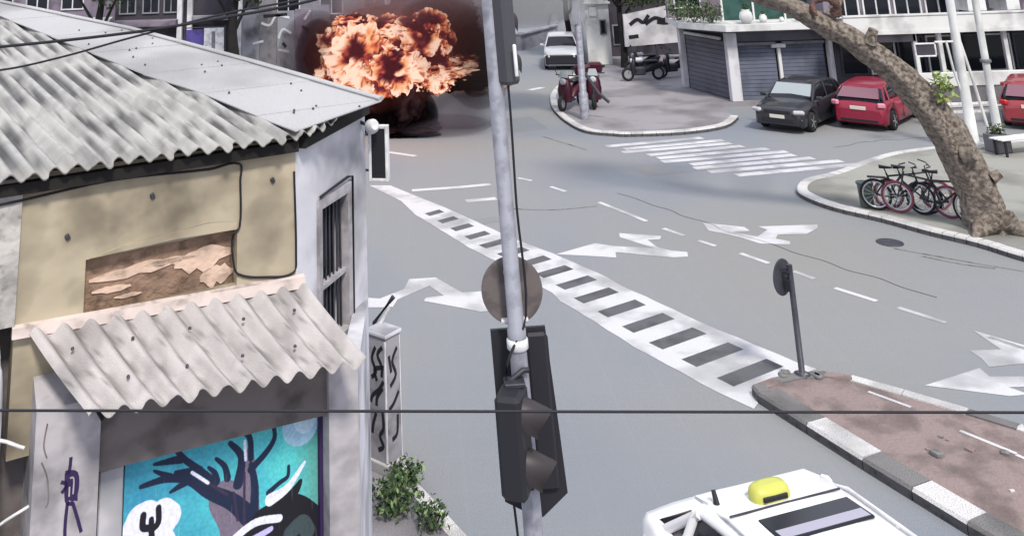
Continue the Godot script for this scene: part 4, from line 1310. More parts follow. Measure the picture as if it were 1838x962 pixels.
	for q in [[Vector3(6.4, 8.0, -21.8), Vector3(1.0, 0.6, 0.9), 420], [Vector3(8.9, 8.2, -20.8), Vector3(0.9, 0.6, 0.8), 380], [Vector3(11.4, 8.0, -22.4), Vector3(0.9, 0.6, 0.8), 380], [Vector3(6.8, 6.1, -23.3), Vector3(0.8, 0.45, 0.7), 260]]:
		var f := part("crown", leaves(q[2], q[1], 0.16, [Color(0.9, 1.0, 0.8), Color(0.6, 0.75, 0.5), Color(1.3, 1.3, 0.8)]), M.leaf, t, q[0] - base)
		f.set_meta("kind", "stuff")
	# fresh yellow-green shoots on the trunk
	var f := part("shoot", leaves(110, Vector3(0.3, 0.36, 0.22), 0.15, [Color(4.4, 3.4, 2.2), Color(2.6, 2.4, 1.2), Color(4.6, 4.0, 3.2)]), M.leaf, t, Vector3(11.6, 3.1, -20.8) - base)
	f.set_meta("kind", "stuff")


func wheel(parent: Node, at: Vector3, r: float, w: float) -> void:
	var s := Shape.new()
	s.lathe(Vector3(-w / 2, 0, 0), Vector3.RIGHT, [[r * 0.66, 0.0], [r * 0.94, 0.0], [r, w * 0.2], [r, w * 0.8], [r * 0.94, w], [r * 0.66, w]], 24)
	var t := part("wheel", s, M.rubber, parent, at)
	s = Shape.new()
	for sd in [-1.0, 1.0]:
		s.lathe(Vector3(sd * w * 0.36, 0, 0), Vector3(sd, 0, 0), [[r * 0.66, 0.0], [r * 0.66, w * 0.12], [r * 0.58, w * 0.1], [r * 0.5, w * 0.04], [r * 0.15, w * 0.1]], 20)
		for k in 5:
			var a := TAU * k / 5.0
			s.box(Vector3(sd * w * 0.46, sin(a) * r * 0.34, cos(a) * r * 0.34), Vector3(w * 0.1, r * 0.13, r * 0.6), 0.0, Basis(Vector3.RIGHT, -a))
	part("rim", s, M.chrome, t)


# body of a car: front towards -z. prof: [share of the length from the front, height of the deck, half width as a share]
func make_car(o: Node3D, L: float, W: float, H: float, paint: Material, opt := {}) -> void:
	var wr := 0.31
	var zf: float = -L / 2 + 0.19 * L; var zr: float = L / 2 - 0.18 * L
	var belt: float = opt.get("belt", 0.93)
	var deck: Array = opt.get("deck", [[0.0, 0.62, 0.78], [0.012, 0.72, 0.86], [0.05, 0.78, 0.94], [0.14, 0.85, 0.985], [0.27, 0.93, 1.0], [0.5, belt, 1.0], [0.8, belt + 0.03, 0.99], [0.93, belt + 0.04, 0.95], [0.985, 0.86, 0.88], [1.0, 0.66, 0.82]])
	var rings := []
	var n := 56
	for i in n + 1:
		var f := float(i) / n
		var y := 0.0; var hw := 0.0
		for k in deck.size() - 1:
			if f >= deck[k][0]:
				var t: float = clampf((f - deck[k][0]) / (deck[k + 1][0] - deck[k][0]), 0, 1)
				y = lerpf(deck[k][1], deck[k + 1][1], t); hw = lerpf(deck[k][2], deck[k + 1][2], t)
		hw *= W / 2
		var z := -L / 2 + f * L
		var lo := 0.2 if f > 0.03 and f < 0.97 else 0.27
		for c in [zf, zr]:
			var dz := absf(z - c)
			if dz < wr + 0.07: lo = maxf(lo, wr + sqrt(maxf(0.0, (wr + 0.07) * (wr + 0.07) - dz * dz)) * 0.98)
		lo = minf(lo, y - 0.12)
		var mid := lerpf(lo, y, 0.55)
		rings.append([Vector3(-hw * 0.9, lo, z), Vector3(-hw * 0.985, lo + 0.03, z), Vector3(-hw, mid, z), Vector3(-hw * 0.975, y - 0.07, z), Vector3(-hw * 0.92, y - 0.015, z), Vector3(-hw * 0.6, y + 0.012, z), Vector3(0, y + 0.025, z), Vector3(hw * 0.6, y + 0.012, z), Vector3(hw * 0.92, y - 0.015, z), Vector3(hw * 0.975, y - 0.07, z), Vector3(hw, mid, z), Vector3(hw * 0.985, lo + 0.03, z), Vector3(hw * 0.9, lo, z)])
	var s := Shape.new()
	s.loft(rings)
	var body := part("body", s, paint, o)
	# cabin: dark glass, body-coloured roof and pillars
	var cab: Array = opt.get("cab", [[0.25, belt - 0.02], [0.42, H - 0.05], [0.55, H], [0.74, H - 0.02], [0.87, H - 0.09], [0.97, belt + 0.05]])
	var prof := func(f: float) -> float:
		for k in cab.size() - 1:
			if f <= cab[k + 1][0]: return lerpf(cab[k][1], cab[k + 1][1], (f - cab[k][0]) / (cab[k + 1][0] - cab[k][0]))
		return cab[-1][1]
	var b0: float = cab[0][0]; var b1: float = cab[-1][0]
	rings = []
	for i in 25:
		var f := lerpf(b0, b1, i / 24.0)
		var top: float = prof.call(f)
		var up := clampf((top - belt) / (H - belt), 0, 1)
		var wb := W / 2 * 0.9
		var wt := lerpf(wb, W / 2 * 0.72, up)
		var z := -L / 2 + f * L
		rings.append([Vector3(-wb, belt - 0.06, z), Vector3(-wt, top - 0.06 * up - 0.005, z), Vector3(-wt * 0.9, top - 0.018, z), Vector3(0, top - 0.008, z), Vector3(wt * 0.9, top - 0.018, z), Vector3(wt, top - 0.06 * up - 0.005, z), Vector3(wb, belt - 0.06, z)])
	s = Shape.new()
	s.loft(rings)
	part("window", s, M.glass_dark, o)
	var fr: float = opt.get("roof0", cab[1][0] - 0.015); var re: float = opt.get("roof1", cab[4][0] + 0.01)
	rings = []
	for i in 17:
		var f := lerpf(fr, re, i / 16.0)
		var top: float = prof.call(f)
		var up := clampf((top - belt) / (H - belt), 0, 1)
		var wt := lerpf(W / 2 * 0.9, W / 2 * 0.72, up)
		var z := -L / 2 + f * L
		var e := 0.02 if i > 0 and i < 16 else 0.008
		rings.append([Vector3(-wt * 1.015, top - 0.075, z), Vector3(-wt * 1.025, top - 0.04, z), Vector3(-wt * 0.93, top + 0.0 + e * 0.3, z), Vector3(-wt * 0.5, top + e, z), Vector3(0, top + e * 1.2, z), Vector3(wt * 0.5, top + e, z), Vector3(wt * 0.93, top + e * 0.3, z), Vector3(wt * 1.025, top - 0.04, z), Vector3(wt * 1.015, top - 0.075, z)])
	s = Shape.new()
	s.loft(rings)
	var roof := part("roof", s, paint, o)
	for sx in [-1.0, 1.0]:
		for pr in [[b0 + 0.005, fr + 0.01, 0.035], [0.575, 0.6, 0.028], [b1 - 0.012, re - 0.02, 0.045], [0.84, 0.8, 0.05]]:
			var z0: float = -L / 2 + pr[0] * L; var z1: float = -L / 2 + pr[1] * L
			var t1: float = prof.call(pr[1]) - 0.05
			s = Shape.new()
			s.tube([Vector3(sx * W / 2 * 0.905, belt - 0.04, z0), Vector3(sx * W / 2 * 0.735, t1, z1)], pr[2], 6)
			part("pillar", s, paint, roof)
	# glass in front and behind shows brighter or darker than the sides
	if opt.has("screen"):
		s = Shape.new()
		var za: float = -L / 2 + (b0 + 0.02) * L; var zb: float = -L / 2 + (fr - 0.006) * L
		s.hexa([Vector3(-W * 0.4, belt - 0.01, za), Vector3(W * 0.4, belt - 0.01, za), Vector3(W * 0.4, belt - 0.02, za + 0.04), Vector3(-W * 0.4, belt - 0.02, za + 0.04)], [Vector3(-W * 0.335, H - 0.06, zb - 0.03), Vector3(W * 0.335, H - 0.06, zb - 0.03), Vector3(W * 0.335, H - 0.07, zb + 0.04), Vector3(-W * 0.335, H - 0.07, zb + 0.04)])
		part("windscreen", s, opt.screen, o)
	if opt.has("rear"):
		s = Shape.new()
		var za: float = -L / 2 + (b1 + 0.001) * L; var zb: float = -L / 2 + (re + 0.004) * L
		s.hexa([Vector3(-W * 0.37, belt + 0.1, za), Vector3(W * 0.37, belt + 0.1, za), Vector3(W * 0.37, belt + 0.1, za - 0.06), Vector3(-W * 0.37, belt + 0.1, za - 0.06)], [Vector3(-W * 0.32, H - 0.13, zb), Vector3(W * 0.32, H - 0.13, zb), Vector3(W * 0.32, H - 0.13, zb - 0.06), Vector3(-W * 0.32, H - 0.13, zb - 0.06)])
		part("rear_window", s, opt.rear, o)
	for sx in [-1.0, 1.0]:
		for z in [zf, zr]:
			wheel(o, Vector3(sx * (W / 2 - 0.11), wr, z), wr, 0.2)
		s = Shape.new()
		s.box(Vector3(sx * W * 0.4, 0.68, -L / 2 + 0.07), Vector3(0.36, 0.13, 0.16), 0.04, Basis(Vector3.UP, -sx * 0.45))
		part("headlight", s, M.lens_white, o)
		s = Shape.new()
		s.box(Vector3(sx * W * opt.get("tailx", 0.415), 0.84, L / 2 - 0.07), Vector3(0.24, opt.get("tail", 0.15), 0.14), 0.03, Basis(Vector3.UP, sx * 0.4))
		part("tail_light", s, opt.get("tailmat", M.lens_red), o)
		s = Shape.new()
		s.box(Vector3(sx * (W / 2 + 0.09), belt + 0.07, -L / 2 + 0.3 * L), Vector3(0.2, 0.13, 0.11), 0.03)
		s.box(Vector3(sx * (W / 2 - 0.01), belt + 0.03, -L / 2 + 0.3 * L), Vector3(0.1, 0.04, 0.05))
		part("mirror", s, opt.get("mirror", paint), o)
		for z in [0.57, 0.8]:
			s = Shape.new()
			s.box(Vector3(sx * (W / 2 * 0.993), 0.77, -L / 2 + z * L - 0.12), Vector3(0.03, 0.03, 0.16), 0.008)
			part("handle", s, paint, body)
		s = Shape.new()
		for z in [0.335, 0.585, 0.8]: s.box(Vector3(sx * W / 2 * 0.995, 0.58, -L / 2 + z * L), Vector3(0.012, 0.56, 0.012))
		part("door_seam", s, M.dark_void, body)
	s = Shape.new()
	s.box(Vector3(0, 0.66, -L / 2 + 0.015), Vector3(W * 0.5, 0.1, 0.05), 0.01); s.box(Vector3(0, 0.4, -L / 2 + 0.02), Vector3(W * 0.62, 0.16, 0.06), 0.02)
	part("grille", s, M.black_plastic, o)
	s = Shape.new()
	s.box(Vector3(0, 0.52, -L / 2 - 0.015), Vector3(0.5, 0.11, 0.02), 0.004)
	part("number_plate", s, M.plate_pale, o)
	s = Shape.new()
	s.box(Vector3(0, opt.get("rplate", 0.74), L / 2 + 0.005), Vector3(0.5, 0.11, 0.03), 0.004)
	part("number_plate", s, M.plate_pale, o)
	s = Shape.new()
	s.box(Vector3(0, 0.33, L / 2 - 0.04), Vector3(W * 0.7, 0.12, 0.1), 0.03)
	part("bumper_trim", s, M.black_plastic, o)


func build_cars() -> void:
	var o := thing("parked_car", "black hatchback parked nose out before the blue shutters", "car", P(13.55, 33.45), heading(-0.7, -0.71), "cars parked by the shops")
	make_car(o, 4.2, 1.78, 1.43, M.car_black, {"screen": M.windscreen})  # pale windscreen colour stands in for glare on the glass
	var s := Shape.new()
	for sx in [-1.0, 1.0]: s.box(Vector3(sx * 0.62, 0.45, -2.02), Vector3(0.34, 0.05, 0.08), 0.015, Basis(Vector3.UP, -sx * 0.3))
	part("bumper_trim", s, M.chrome, o)
	o = thing("parked_car", "dark red hatchback seen from behind, next to the black car", "car", P(16.25, 33.35), heading(0.7, 0.71), "cars parked by the shops")
	make_car(o, 4.2, 1.78, 1.44, M.car_red, {"rear": M.pink_glass, "tailmat": mk("tail_pink", 0.62, 0.25, 0.33, 0.3), "rplate": 0.72})
	o = thing("parked_car", "red car cut off by the right edge of the picture", "car", P(21.3, 32.6), heading(0.62, 0.78), "cars parked by the shops")
	make_car(o, 4.3, 1.78, 1.48, M.car_pink, {"rear": M.pink_glass})
	o = thing("sport_utility_car", "silver white car coming down the far street with its shaded lower front painted dark", "car", P(7.8, 50.2), heading(-0.16, -0.98))
	make_car(o, 4.4, 1.84, 1.6, M.car_silver, {"belt": 1.06, "deck": [[0.0, 0.78, 0.8], [0.012, 0.9, 0.88], [0.05, 0.97, 0.95], [0.14, 1.02, 0.985], [0.27, 1.06, 1.0], [0.5, 1.06, 1.0], [0.8, 1.08, 0.99], [0.93, 1.08, 0.95], [0.985, 1.0, 0.9], [1.0, 0.8, 0.85]]})
	s = Shape.new()
	s.box(Vector3(0, 0.52, -2.18), Vector3(1.66, 0.46, 0.12), 0.04)
	part("front_bumper", s, M.black_plastic, o)  # bumper coloured black to carry the shade on the lower front

	# taxi under the camera
	o = thing("taxi", "white taxi with yellow roof sign, roof rails and sunroof", "taxi", P(3.5, 8.5), heading(0.3, -0.95))
	make_car(o, 4.3, 1.95, 1.5, M.car_white, {"mirror": M.black_plastic, "tailx": 0.33, "deck": [[0.0, 0.62, 0.78], [0.012, 0.72, 0.86], [0.05, 0.78, 0.94], [0.14, 0.85, 0.985], [0.27, 0.93, 1.0], [0.5, 0.93, 1.0], [0.76, 1.0, 1.0], [0.9, 1.12, 0.985], [0.97, 1.08, 0.93], [1.0, 0.72, 0.86]], "cab": [[0.22, 0.91], [0.36, 1.44], [0.5, 1.5], [0.7, 1.49], [0.8, 1.45], [0.965, 1.0]], "screen": M.glass_dark})
	s = Shape.new()
	s.lathe(Vector3(0.06, 1.475, 1.1), Vector3.UP, [[0.15, 0.0], [0.155, 0.02]], 16)
	var ts := part("roof_sign_base", s, M.black_plastic, o)
	s = Shape.new()
	var rings := []
	for q in [[0.25, 0.105, 0.0], [0.25, 0.11, 0.05], [0.235, 0.1, 0.12], [0.2, 0.075, 0.165], [0.12, 0.04, 0.185]]:
		var ring := []
		for k in 24:
			var a := TAU * k / 24.0
			ring.append(Vector3(0.06 + signf(cos(a)) * pow(absf(cos(a)), 0.7) * q[0] * 0.8, 1.49 + q[2] * 0.66, 1.1 + signf(sin(a)) * pow(absf(sin(a)), 0.7) * q[1]))
		rings.append(ring)
	s.loft(rings)
	part("roof_sign", s, M.taxi_yellow, ts)
	s = Shape.new()
	s.box(Vector3(0.07, 1.535, 0.994), Vector3(0.26, 0.04, 0.02), 0.004)
	part("sign_band", s, M.black_plastic, ts)
	s = Shape.new()
	s.box(Vector3(-0.08, 1.51, 0.66), Vector3(0.98, 0.03, 0.34), 0.012, Basis(Vector3.RIGHT, 0.06))
	part("sunroof", s, M.glass_dark, o)
	s = Shape.new()
	s.box(Vector3(-0.08, 1.515, -0.1), Vector3(0.98, 0.03, 0.4), 0.012)
	part("sunroof", s, M.glass_dark, o)
	s = Shape.new()
	s.box(Vector3(-0.08, 1.514, 0.57), Vector3(0.94, 0.034, 0.14), 0.012, Basis(Vector3.RIGHT, 0.06))
	part("sunroof_blind", s, mk("blind", 0.35, 0.34, 0.42, 0.5), o)
	for sx in [-1.0, 1.0]:
		s = Shape.new()
		s.tube([Vector3(sx * 0.64, 1.46, -0.6), Vector3(sx * 0.65, 1.515, -0.5), Vector3(sx * 0.655, 1.535, 0.1), Vector3(sx * 0.65, 1.52, 0.9), Vector3(sx * 0.64, 1.46, 1.1)], 0.016, 6)
		part("roof_rail", s, M.white_paint, o)
	s = Shape.new()
	s.hexa([Vector3(-0.62, 1.43, 1.24), Vector3(0.62, 1.43, 1.24), Vector3(0.62, 1.4, 1.46), Vector3(-0.62, 1.4, 1.46)], [Vector3(-0.62, 1.475, 1.24), Vector3(0.62, 1.475, 1.24), Vector3(0.62, 1.425, 1.46), Vector3(-0.62, 1.425, 1.46)])
	part("tail_spoiler", s, M.car_white, o)
	s = Shape.new()
	s.tube([Vector3(0.55, 1.44, 1.2), Vector3(0.55, 1.56, 1.25)], [0.03, 0.02], 8)
	part("aerial", s, M.black_plastic, o)
	s = Shape.new()
	s.box(Vector3(0, 1.508, 0.95), Vector3(1.2, 0.012, 0.014))
	part("roof_seam", s, M.dark_metal, o)


func make_scooter(o: Node3D, paint: Material, big := false) -> void:
	var wb := 0.66 if not big else 0.72
	var r := 0.24 if not big else 0.3
	for z in [-wb, wb]:
		var s := Shape.new()
		s.torus(Vector3.ZERO, Vector3.RIGHT, r - 0.06, 0.062, 22, 8)
		var w := part("wheel", s, M.rubber, o, Vector3(0, r, z))
		s = Shape.new()
		s.lathe(Vector3(-0.03, 0, 0), Vector3.RIGHT, [[r * 0.7, 0], [r * 0.6, 0.03], [r * 0.7, 0.06]], 14)
		part("rim", s, M.chrome, w)
	var s := Shape.new()
	# tail body
	var rings := []
	for q in [[-0.12, 0.3, 0.4, 0.12], [0.05, 0.32, 0.62, 0.15], [0.35, 0.36, 0.76, 0.17], [0.7, 0.46, 0.8, 0.15], [0.95, 0.62, 0.8, 0.08]]:
		var ring := []
		for k in 12:
			var a := TAU * k / 12.0
			ring.append(Vector3(cos(a) * q[3], lerpf(q[1], q[2], 0.5 + 0.5 * sin(a)), q[0]))
		rings.append(ring)
	s.loft(rings)
	part("body", s, paint, o)
	s = Shape.new()
	s.box(Vector3(0, 0.3, -0.28), Vector3(0.34, 0.08, 0.5), 0.03)
	part("footboard", s, M.moto_black, o)
	s = Shape.new()
	rings = []
	for q in [[-0.5, 0.26, 0.2], [-0.52, 0.6, 0.23], [-0.46, 0.9, 0.18], [-0.4, 1.02, 0.1]]:
		rings.append([Vector3(-q[2], q[1], q[0] + 0.08), Vector3(-q[2] * 0.6, q[1], q[0] - 0.05), Vector3(q[2] * 0.6, q[1], q[0] - 0.05), Vector3(q[2], q[1], q[0] + 0.08), Vector3(0, q[1], q[0] + 0.04)])
	s.loft(rings)
	part("leg_shield", s, paint, o)
	s = Shape.new()
	s.tube([Vector3(0, r, -wb), Vector3(0, 0.98, -0.42)], 0.035, 8)
	s.tube([Vector3(-0.33, 1.05, -0.26), Vector3(-0.2, 1.06, -0.38), Vector3(0.2, 1.06, -0.38), Vector3(0.33, 1.05, -0.26)], 0.02, 8)
	part("handlebar", s, M.moto_black, o)
	s = Shape.new()
	s.box(Vector3(0, 0.83, 0.35), Vector3(0.28, 0.1, 0.78), 0.045)
	part("seat", s, M.moto_black, o)
	s = Shape.new()
	s.lathe(Vector3(0, 0.88, -0.5), Vector3(0, 0.1, -1), [[0.1, 0], [0.1, 0.05], [0.05, 0.08]], 14)
	part("headlight", s, M.lens_white, o)
	s = Shape.new()
	s.box(Vector3(0, 0.72, 0.96), Vector3(0.16, 0.08, 0.06), 0.02)
	part("tail_light", s, M.lens_red, o)
	for sx in [-1.0, 1.0]:
		s = Shape.new()
		s.tube([Vector3(sx * 0.24, 1.06, -0.36), Vector3(sx * 0.3, 1.24, -0.4)], 0.01, 5)
		s.box(Vector3(sx * 0.31, 1.28, -0.4), Vector3(0.12, 0.08, 0.03), 0.01)
		part("mirror", s, M.moto_black, o)


func build_scooters() -> void:
	var g := "motorbikes parked on the corner pavement"
	var a := thing("scooter", "dark red scooter left of the slim pole, nose to the kerb", "scooter", P(6.0, 36.9, 0.12), heading(-0.6, -0.8), g)
	make_scooter(a, M.moto_red)
	a.scale = Vector3(1.35, 1.2, 1.2)
	var s := Shape.new()
	s.box(Vector3(0, 1.06, 0.92), Vector3(0.42, 0.34, 0.4), 0.06)
	part("top_box", s, M.moto_red, a)
	s = Shape.new()
	s.hexa([Vector3(-0.16, 1.0, -0.5), Vector3(0.16, 1.0, -0.5), Vector3(0.16, 1.0, -0.48), Vector3(-0.16, 1.0, -0.48)], [Vector3(-0.1, 1.2, -0.4), Vector3(0.1, 1.2, -0.4), Vector3(0.1, 1.2, -0.38), Vector3(-0.1, 1.2, -0.38)])
	part("windshield", s, M.windscreen, a)
	copy(a, "dark red scooter right of the slim pole, close behind the other", P(7.0, 37.3, 0.12), heading(-0.25, -0.97)).scale = a.scale
	var b := thing("motorbike", "black motorbike with pale tank parked across the corner by the dark bay", "motorbike", P(10.4, 43.2, 0.12), heading(-0.97, -0.1), g)
	make_scooter(b, M.moto_black, true)
	s = Shape.new()
	s.box(Vector3(0, 0.9, -0.16), Vector3(0.26, 0.2, 0.42), 0.07)
	part("tank", s, M.far_pale, b)
	s = Shape.new()
	s.box(Vector3(0, 0.42, -0.15), Vector3(0.34, 0.34, 0.5), 0.05)
	part("engine", s, M.dark_metal, b)
	copy(b, "second black motorbike behind the first, half hidden by the white pillar", P(12.1, 44.0, 0.12), heading(-0.9, -0.35))
	copy(b, "black motorbike in the shade of the bay, rearmost of the three", P(10.9, 45.2, 0.12), heading(-0.95, -0.3))


func make_bicycle(o: Node3D, frame: Material, tyre: Material) -> void:
	var r := 0.34
	for z in [-0.52, 0.52]:
		var s := Shape.new()
		s.torus(Vector3.ZERO, Vector3.RIGHT, r - 0.024, 0.03, 32, 6)
		var w := part("wheel", s, tyre, o, Vector3(0, r, z))
		s = Shape.new()
		s.torus(Vector3.ZERO, Vector3.RIGHT, r - 0.062, 0.02, 28, 5)
		s.tube([Vector3(-0.05, 0, 0), Vector3(0.05, 0, 0)], 0.022, 8)
		part("rim", s, M.chrome, w)
		s = Shape.new()
		for k in 14:
			var a := TAU * k / 14.0
			s.tube([Vector3(0.02 if k % 2 else -0.02, 0, 0), Vector3(0, sin(a) * (r - 0.05), cos(a) * (r - 0.05))], 0.004, 4)
		part("spokes", s, M.chrome, w)
	var s := Shape.new()
	var bb := Vector3(0, 0.3, 0.08); var st := Vector3(0, 0.82, 0.24); var hd := Vector3(0, 0.84, -0.34); var hl := Vector3(0, 0.7, -0.38)
	for q in [[bb, st], [bb, hl], [st.lerp(bb, 0.12), hd], [hd + Vector3(0, 0.06, 0.02), hl]]: s.tube(q, 0.021, 8)
	for sx in [-0.045, 0.045]:
		for q in [[bb, Vector3(0, 0.34, 0.52)], [st.lerp(bb, 0.15), Vector3(0, 0.34, 0.52)], [hl, Vector3(0, 0.34, -0.52)]]: s.tube([q[0] + Vector3(sx * 0.6, 0, 0), q[1] + Vector3(sx, 0, 0)], 0.013, 6)
	part("frame", s, frame, o)
	s = Shape.new()
	s.tube([st, st + Vector3(0, 0.1, 0.03)], 0.014, 6)
	s.loft([[Vector3(-0.02, 0.93, 0.1), Vector3(0.02, 0.93, 0.1), Vector3(0.02, 0.96, 0.1), Vector3(-0.02, 0.96, 0.1)], [Vector3(-0.04, 0.92, 0.25), Vector3(0.04, 0.92, 0.25), Vector3(0.04, 0.97, 0.25), Vector3(-0.04, 0.97, 0.25)], [Vector3(-0.085, 0.93, 0.38), Vector3(0.085, 0.93, 0.38), Vector3(0.085, 0.98, 0.38), Vector3(-0.085, 0.98, 0.38)]])
	part("saddle", s, M.moto_black, o)
	s = Shape.new()
	s.tube([hd, hd + Vector3(0, 0.14, 0.02), hd + Vector3(0, 0.16, -0.05)], 0.014, 6)
	s.tube([Vector3(-0.29, 1.03, -0.28), Vector3(-0.16, 1.01, -0.4), Vector3(0.16, 1.01, -0.4), Vector3(0.29, 1.03, -0.28)], 0.014, 6)
	part("handlebar", s, M.moto_black, o)
	s = Shape.new()
	s.torus(bb + Vector3(0.05, 0, 0), Vector3.RIGHT, 0.085, 0.008, 20, 5)
	s.tube([bb + Vector3(0.07, 0, 0), bb + Vector3(0.08, -0.14, 0.08)], 0.01, 5); s.tube([bb - Vector3(0.07, 0, 0), bb + Vector3(-0.08, 0.14, -0.08)], 0.01, 5)
	s.box(bb + Vector3(0.12, -0.14, 0.08), Vector3(0.09, 0.02, 0.06)); s.box(bb + Vector3(-0.12, 0.14, -0.08), Vector3(0.09, 0.02, 0.06))
	part("crank", s, M.dark_metal, o)


func build_bikes() -> void:
	var g := "bicycles parked beside the leaning tree"
	var a := thing("bicycle", "black bicycle with white rims beside the green bin, leftmost", "bicycle", P(11.2, 22.6, 0.12), heading(0.9, -0.4), g)
	make_bicycle(a, M.moto_black, M.rubber)
	var b := thing("bicycle", "bicycle with a reddish wheel in the middle of the row", "bicycle", P(11.55, 22.3, 0.12), heading(-0.85, 0.5), g)
	make_bicycle(b, M.dark_metal, M.bike_red)
	var c := copy(a, "black bicycle nearest the tree trunk, turned to the kerb", P(11.82, 21.95, 0.12), heading(0.55, -0.8))
	c.rotation.z = 0.08
	c = copy(b, "dark bicycle half hidden behind the leaning trunk", P(11.55, 22.75, 0.12), heading(0.95, -0.2))
	c.rotation.z = -0.1
	var s := Shape.new()
	s.box(Vector3(0, 0.72, 0.46), Vector3(0.14, 0.02, 0.4), 0.005)
	s.tube([Vector3(0.06, 0.36, 0.52), Vector3(0.06, 0.72, 0.6)], 0.008, 5); s.tube([Vector3(-0.06, 0.36, 0.52), Vector3(-0.06, 0.72, 0.6)], 0.008, 5)
	part("luggage_rack", s, M.moto_black, a)
	var bin := thing("litter_bin", "dark green litter bin at the left end of the bicycles", "bin", P(10.62, 23.1, 0.12), 0.35)
	s = Shape.new()
	s.lathe(Vector3.ZERO, Vector3.UP, [[0.12, 0.0], [0.15, 0.02], [0.17, 0.48], [0.19, 0.5], [0.19, 0.54], [0.15, 0.55]], 14)
	part("body", s, M.bin_green, bin)
	s = Shape.new()
	s.torus(Vector3(0, 0.52, 0), Vector3.UP, 0.185, 0.012, 20, 5)
	part("rim", s, M.dark_metal, bin)


func shutter(parent: Node, x0: float, x1: float, y0: float, y1: float, z: float, m: Material, n: int, xf := Transform3D()) -> void:
	var s := Shape.new()
	s.xf = xf
	s.slab(Vector3(x0, y0, z - 0.06), Vector3(x1, y1, z - 0.03))
	var sh := part("shutter", s, m, parent)
	var h := (y1 - y0) / n
	for i in n:
		s = Shape.new()
		s.xf = xf
		s.box(Vector3((x0 + x1) / 2, y0 + h * (i + 0.5), z - 0.012), Vector3(x1 - x0 - 0.01, h * 0.9, 0.034), 0.008)
		part("slat", s, m, sh)


func pane_window(parent: Node, x0: float, x1: float, y0: float, y1: float, z: float, frame: Material, mull := 1, xf := Transform3D()) -> void:
	var s := Shape.new()
	s.xf = xf
	var e := 0.06
	s.slab(Vector3(x0, y0, z - 0.02), Vector3(x1, y0 + e, z + 0.05)); s.slab(Vector3(x0, y1 - e, z - 0.02), Vector3(x1, y1, z + 0.05))
	s.slab(Vector3(x0, y0 + e, z - 0.02), Vector3(x0 + e, y1 - e, z + 0.05)); s.slab(Vector3(x1 - e, y0 + e, z - 0.02), Vector3(x1, y1 - e, z + 0.05))
	for i in mull:
		var x := lerpf(x0, x1, (i + 1.0) / (mull + 1.0))
		s.slab(Vector3(x - 0.025, y0 + e, z - 0.02), Vector3(x + 0.025, y1 - e, z + 0.04))
	var w := part("window", s, frame, parent)
	for i in mull + 1:
		s = Shape.new()
		s.xf = xf
		var a := lerpf(x0, x1, float(i) / (mull + 1)) + (e if i == 0 else 0.026); var b := lerpf(x0, x1, (i + 1.0) / (mull + 1)) - (e if i == mull else 0.026)
		s.slab(Vector3(a, y0 + e, z - 0.012), Vector3(b, y1 - e, z + 0.004))
		part("pane", s, M.glass_dark, w)


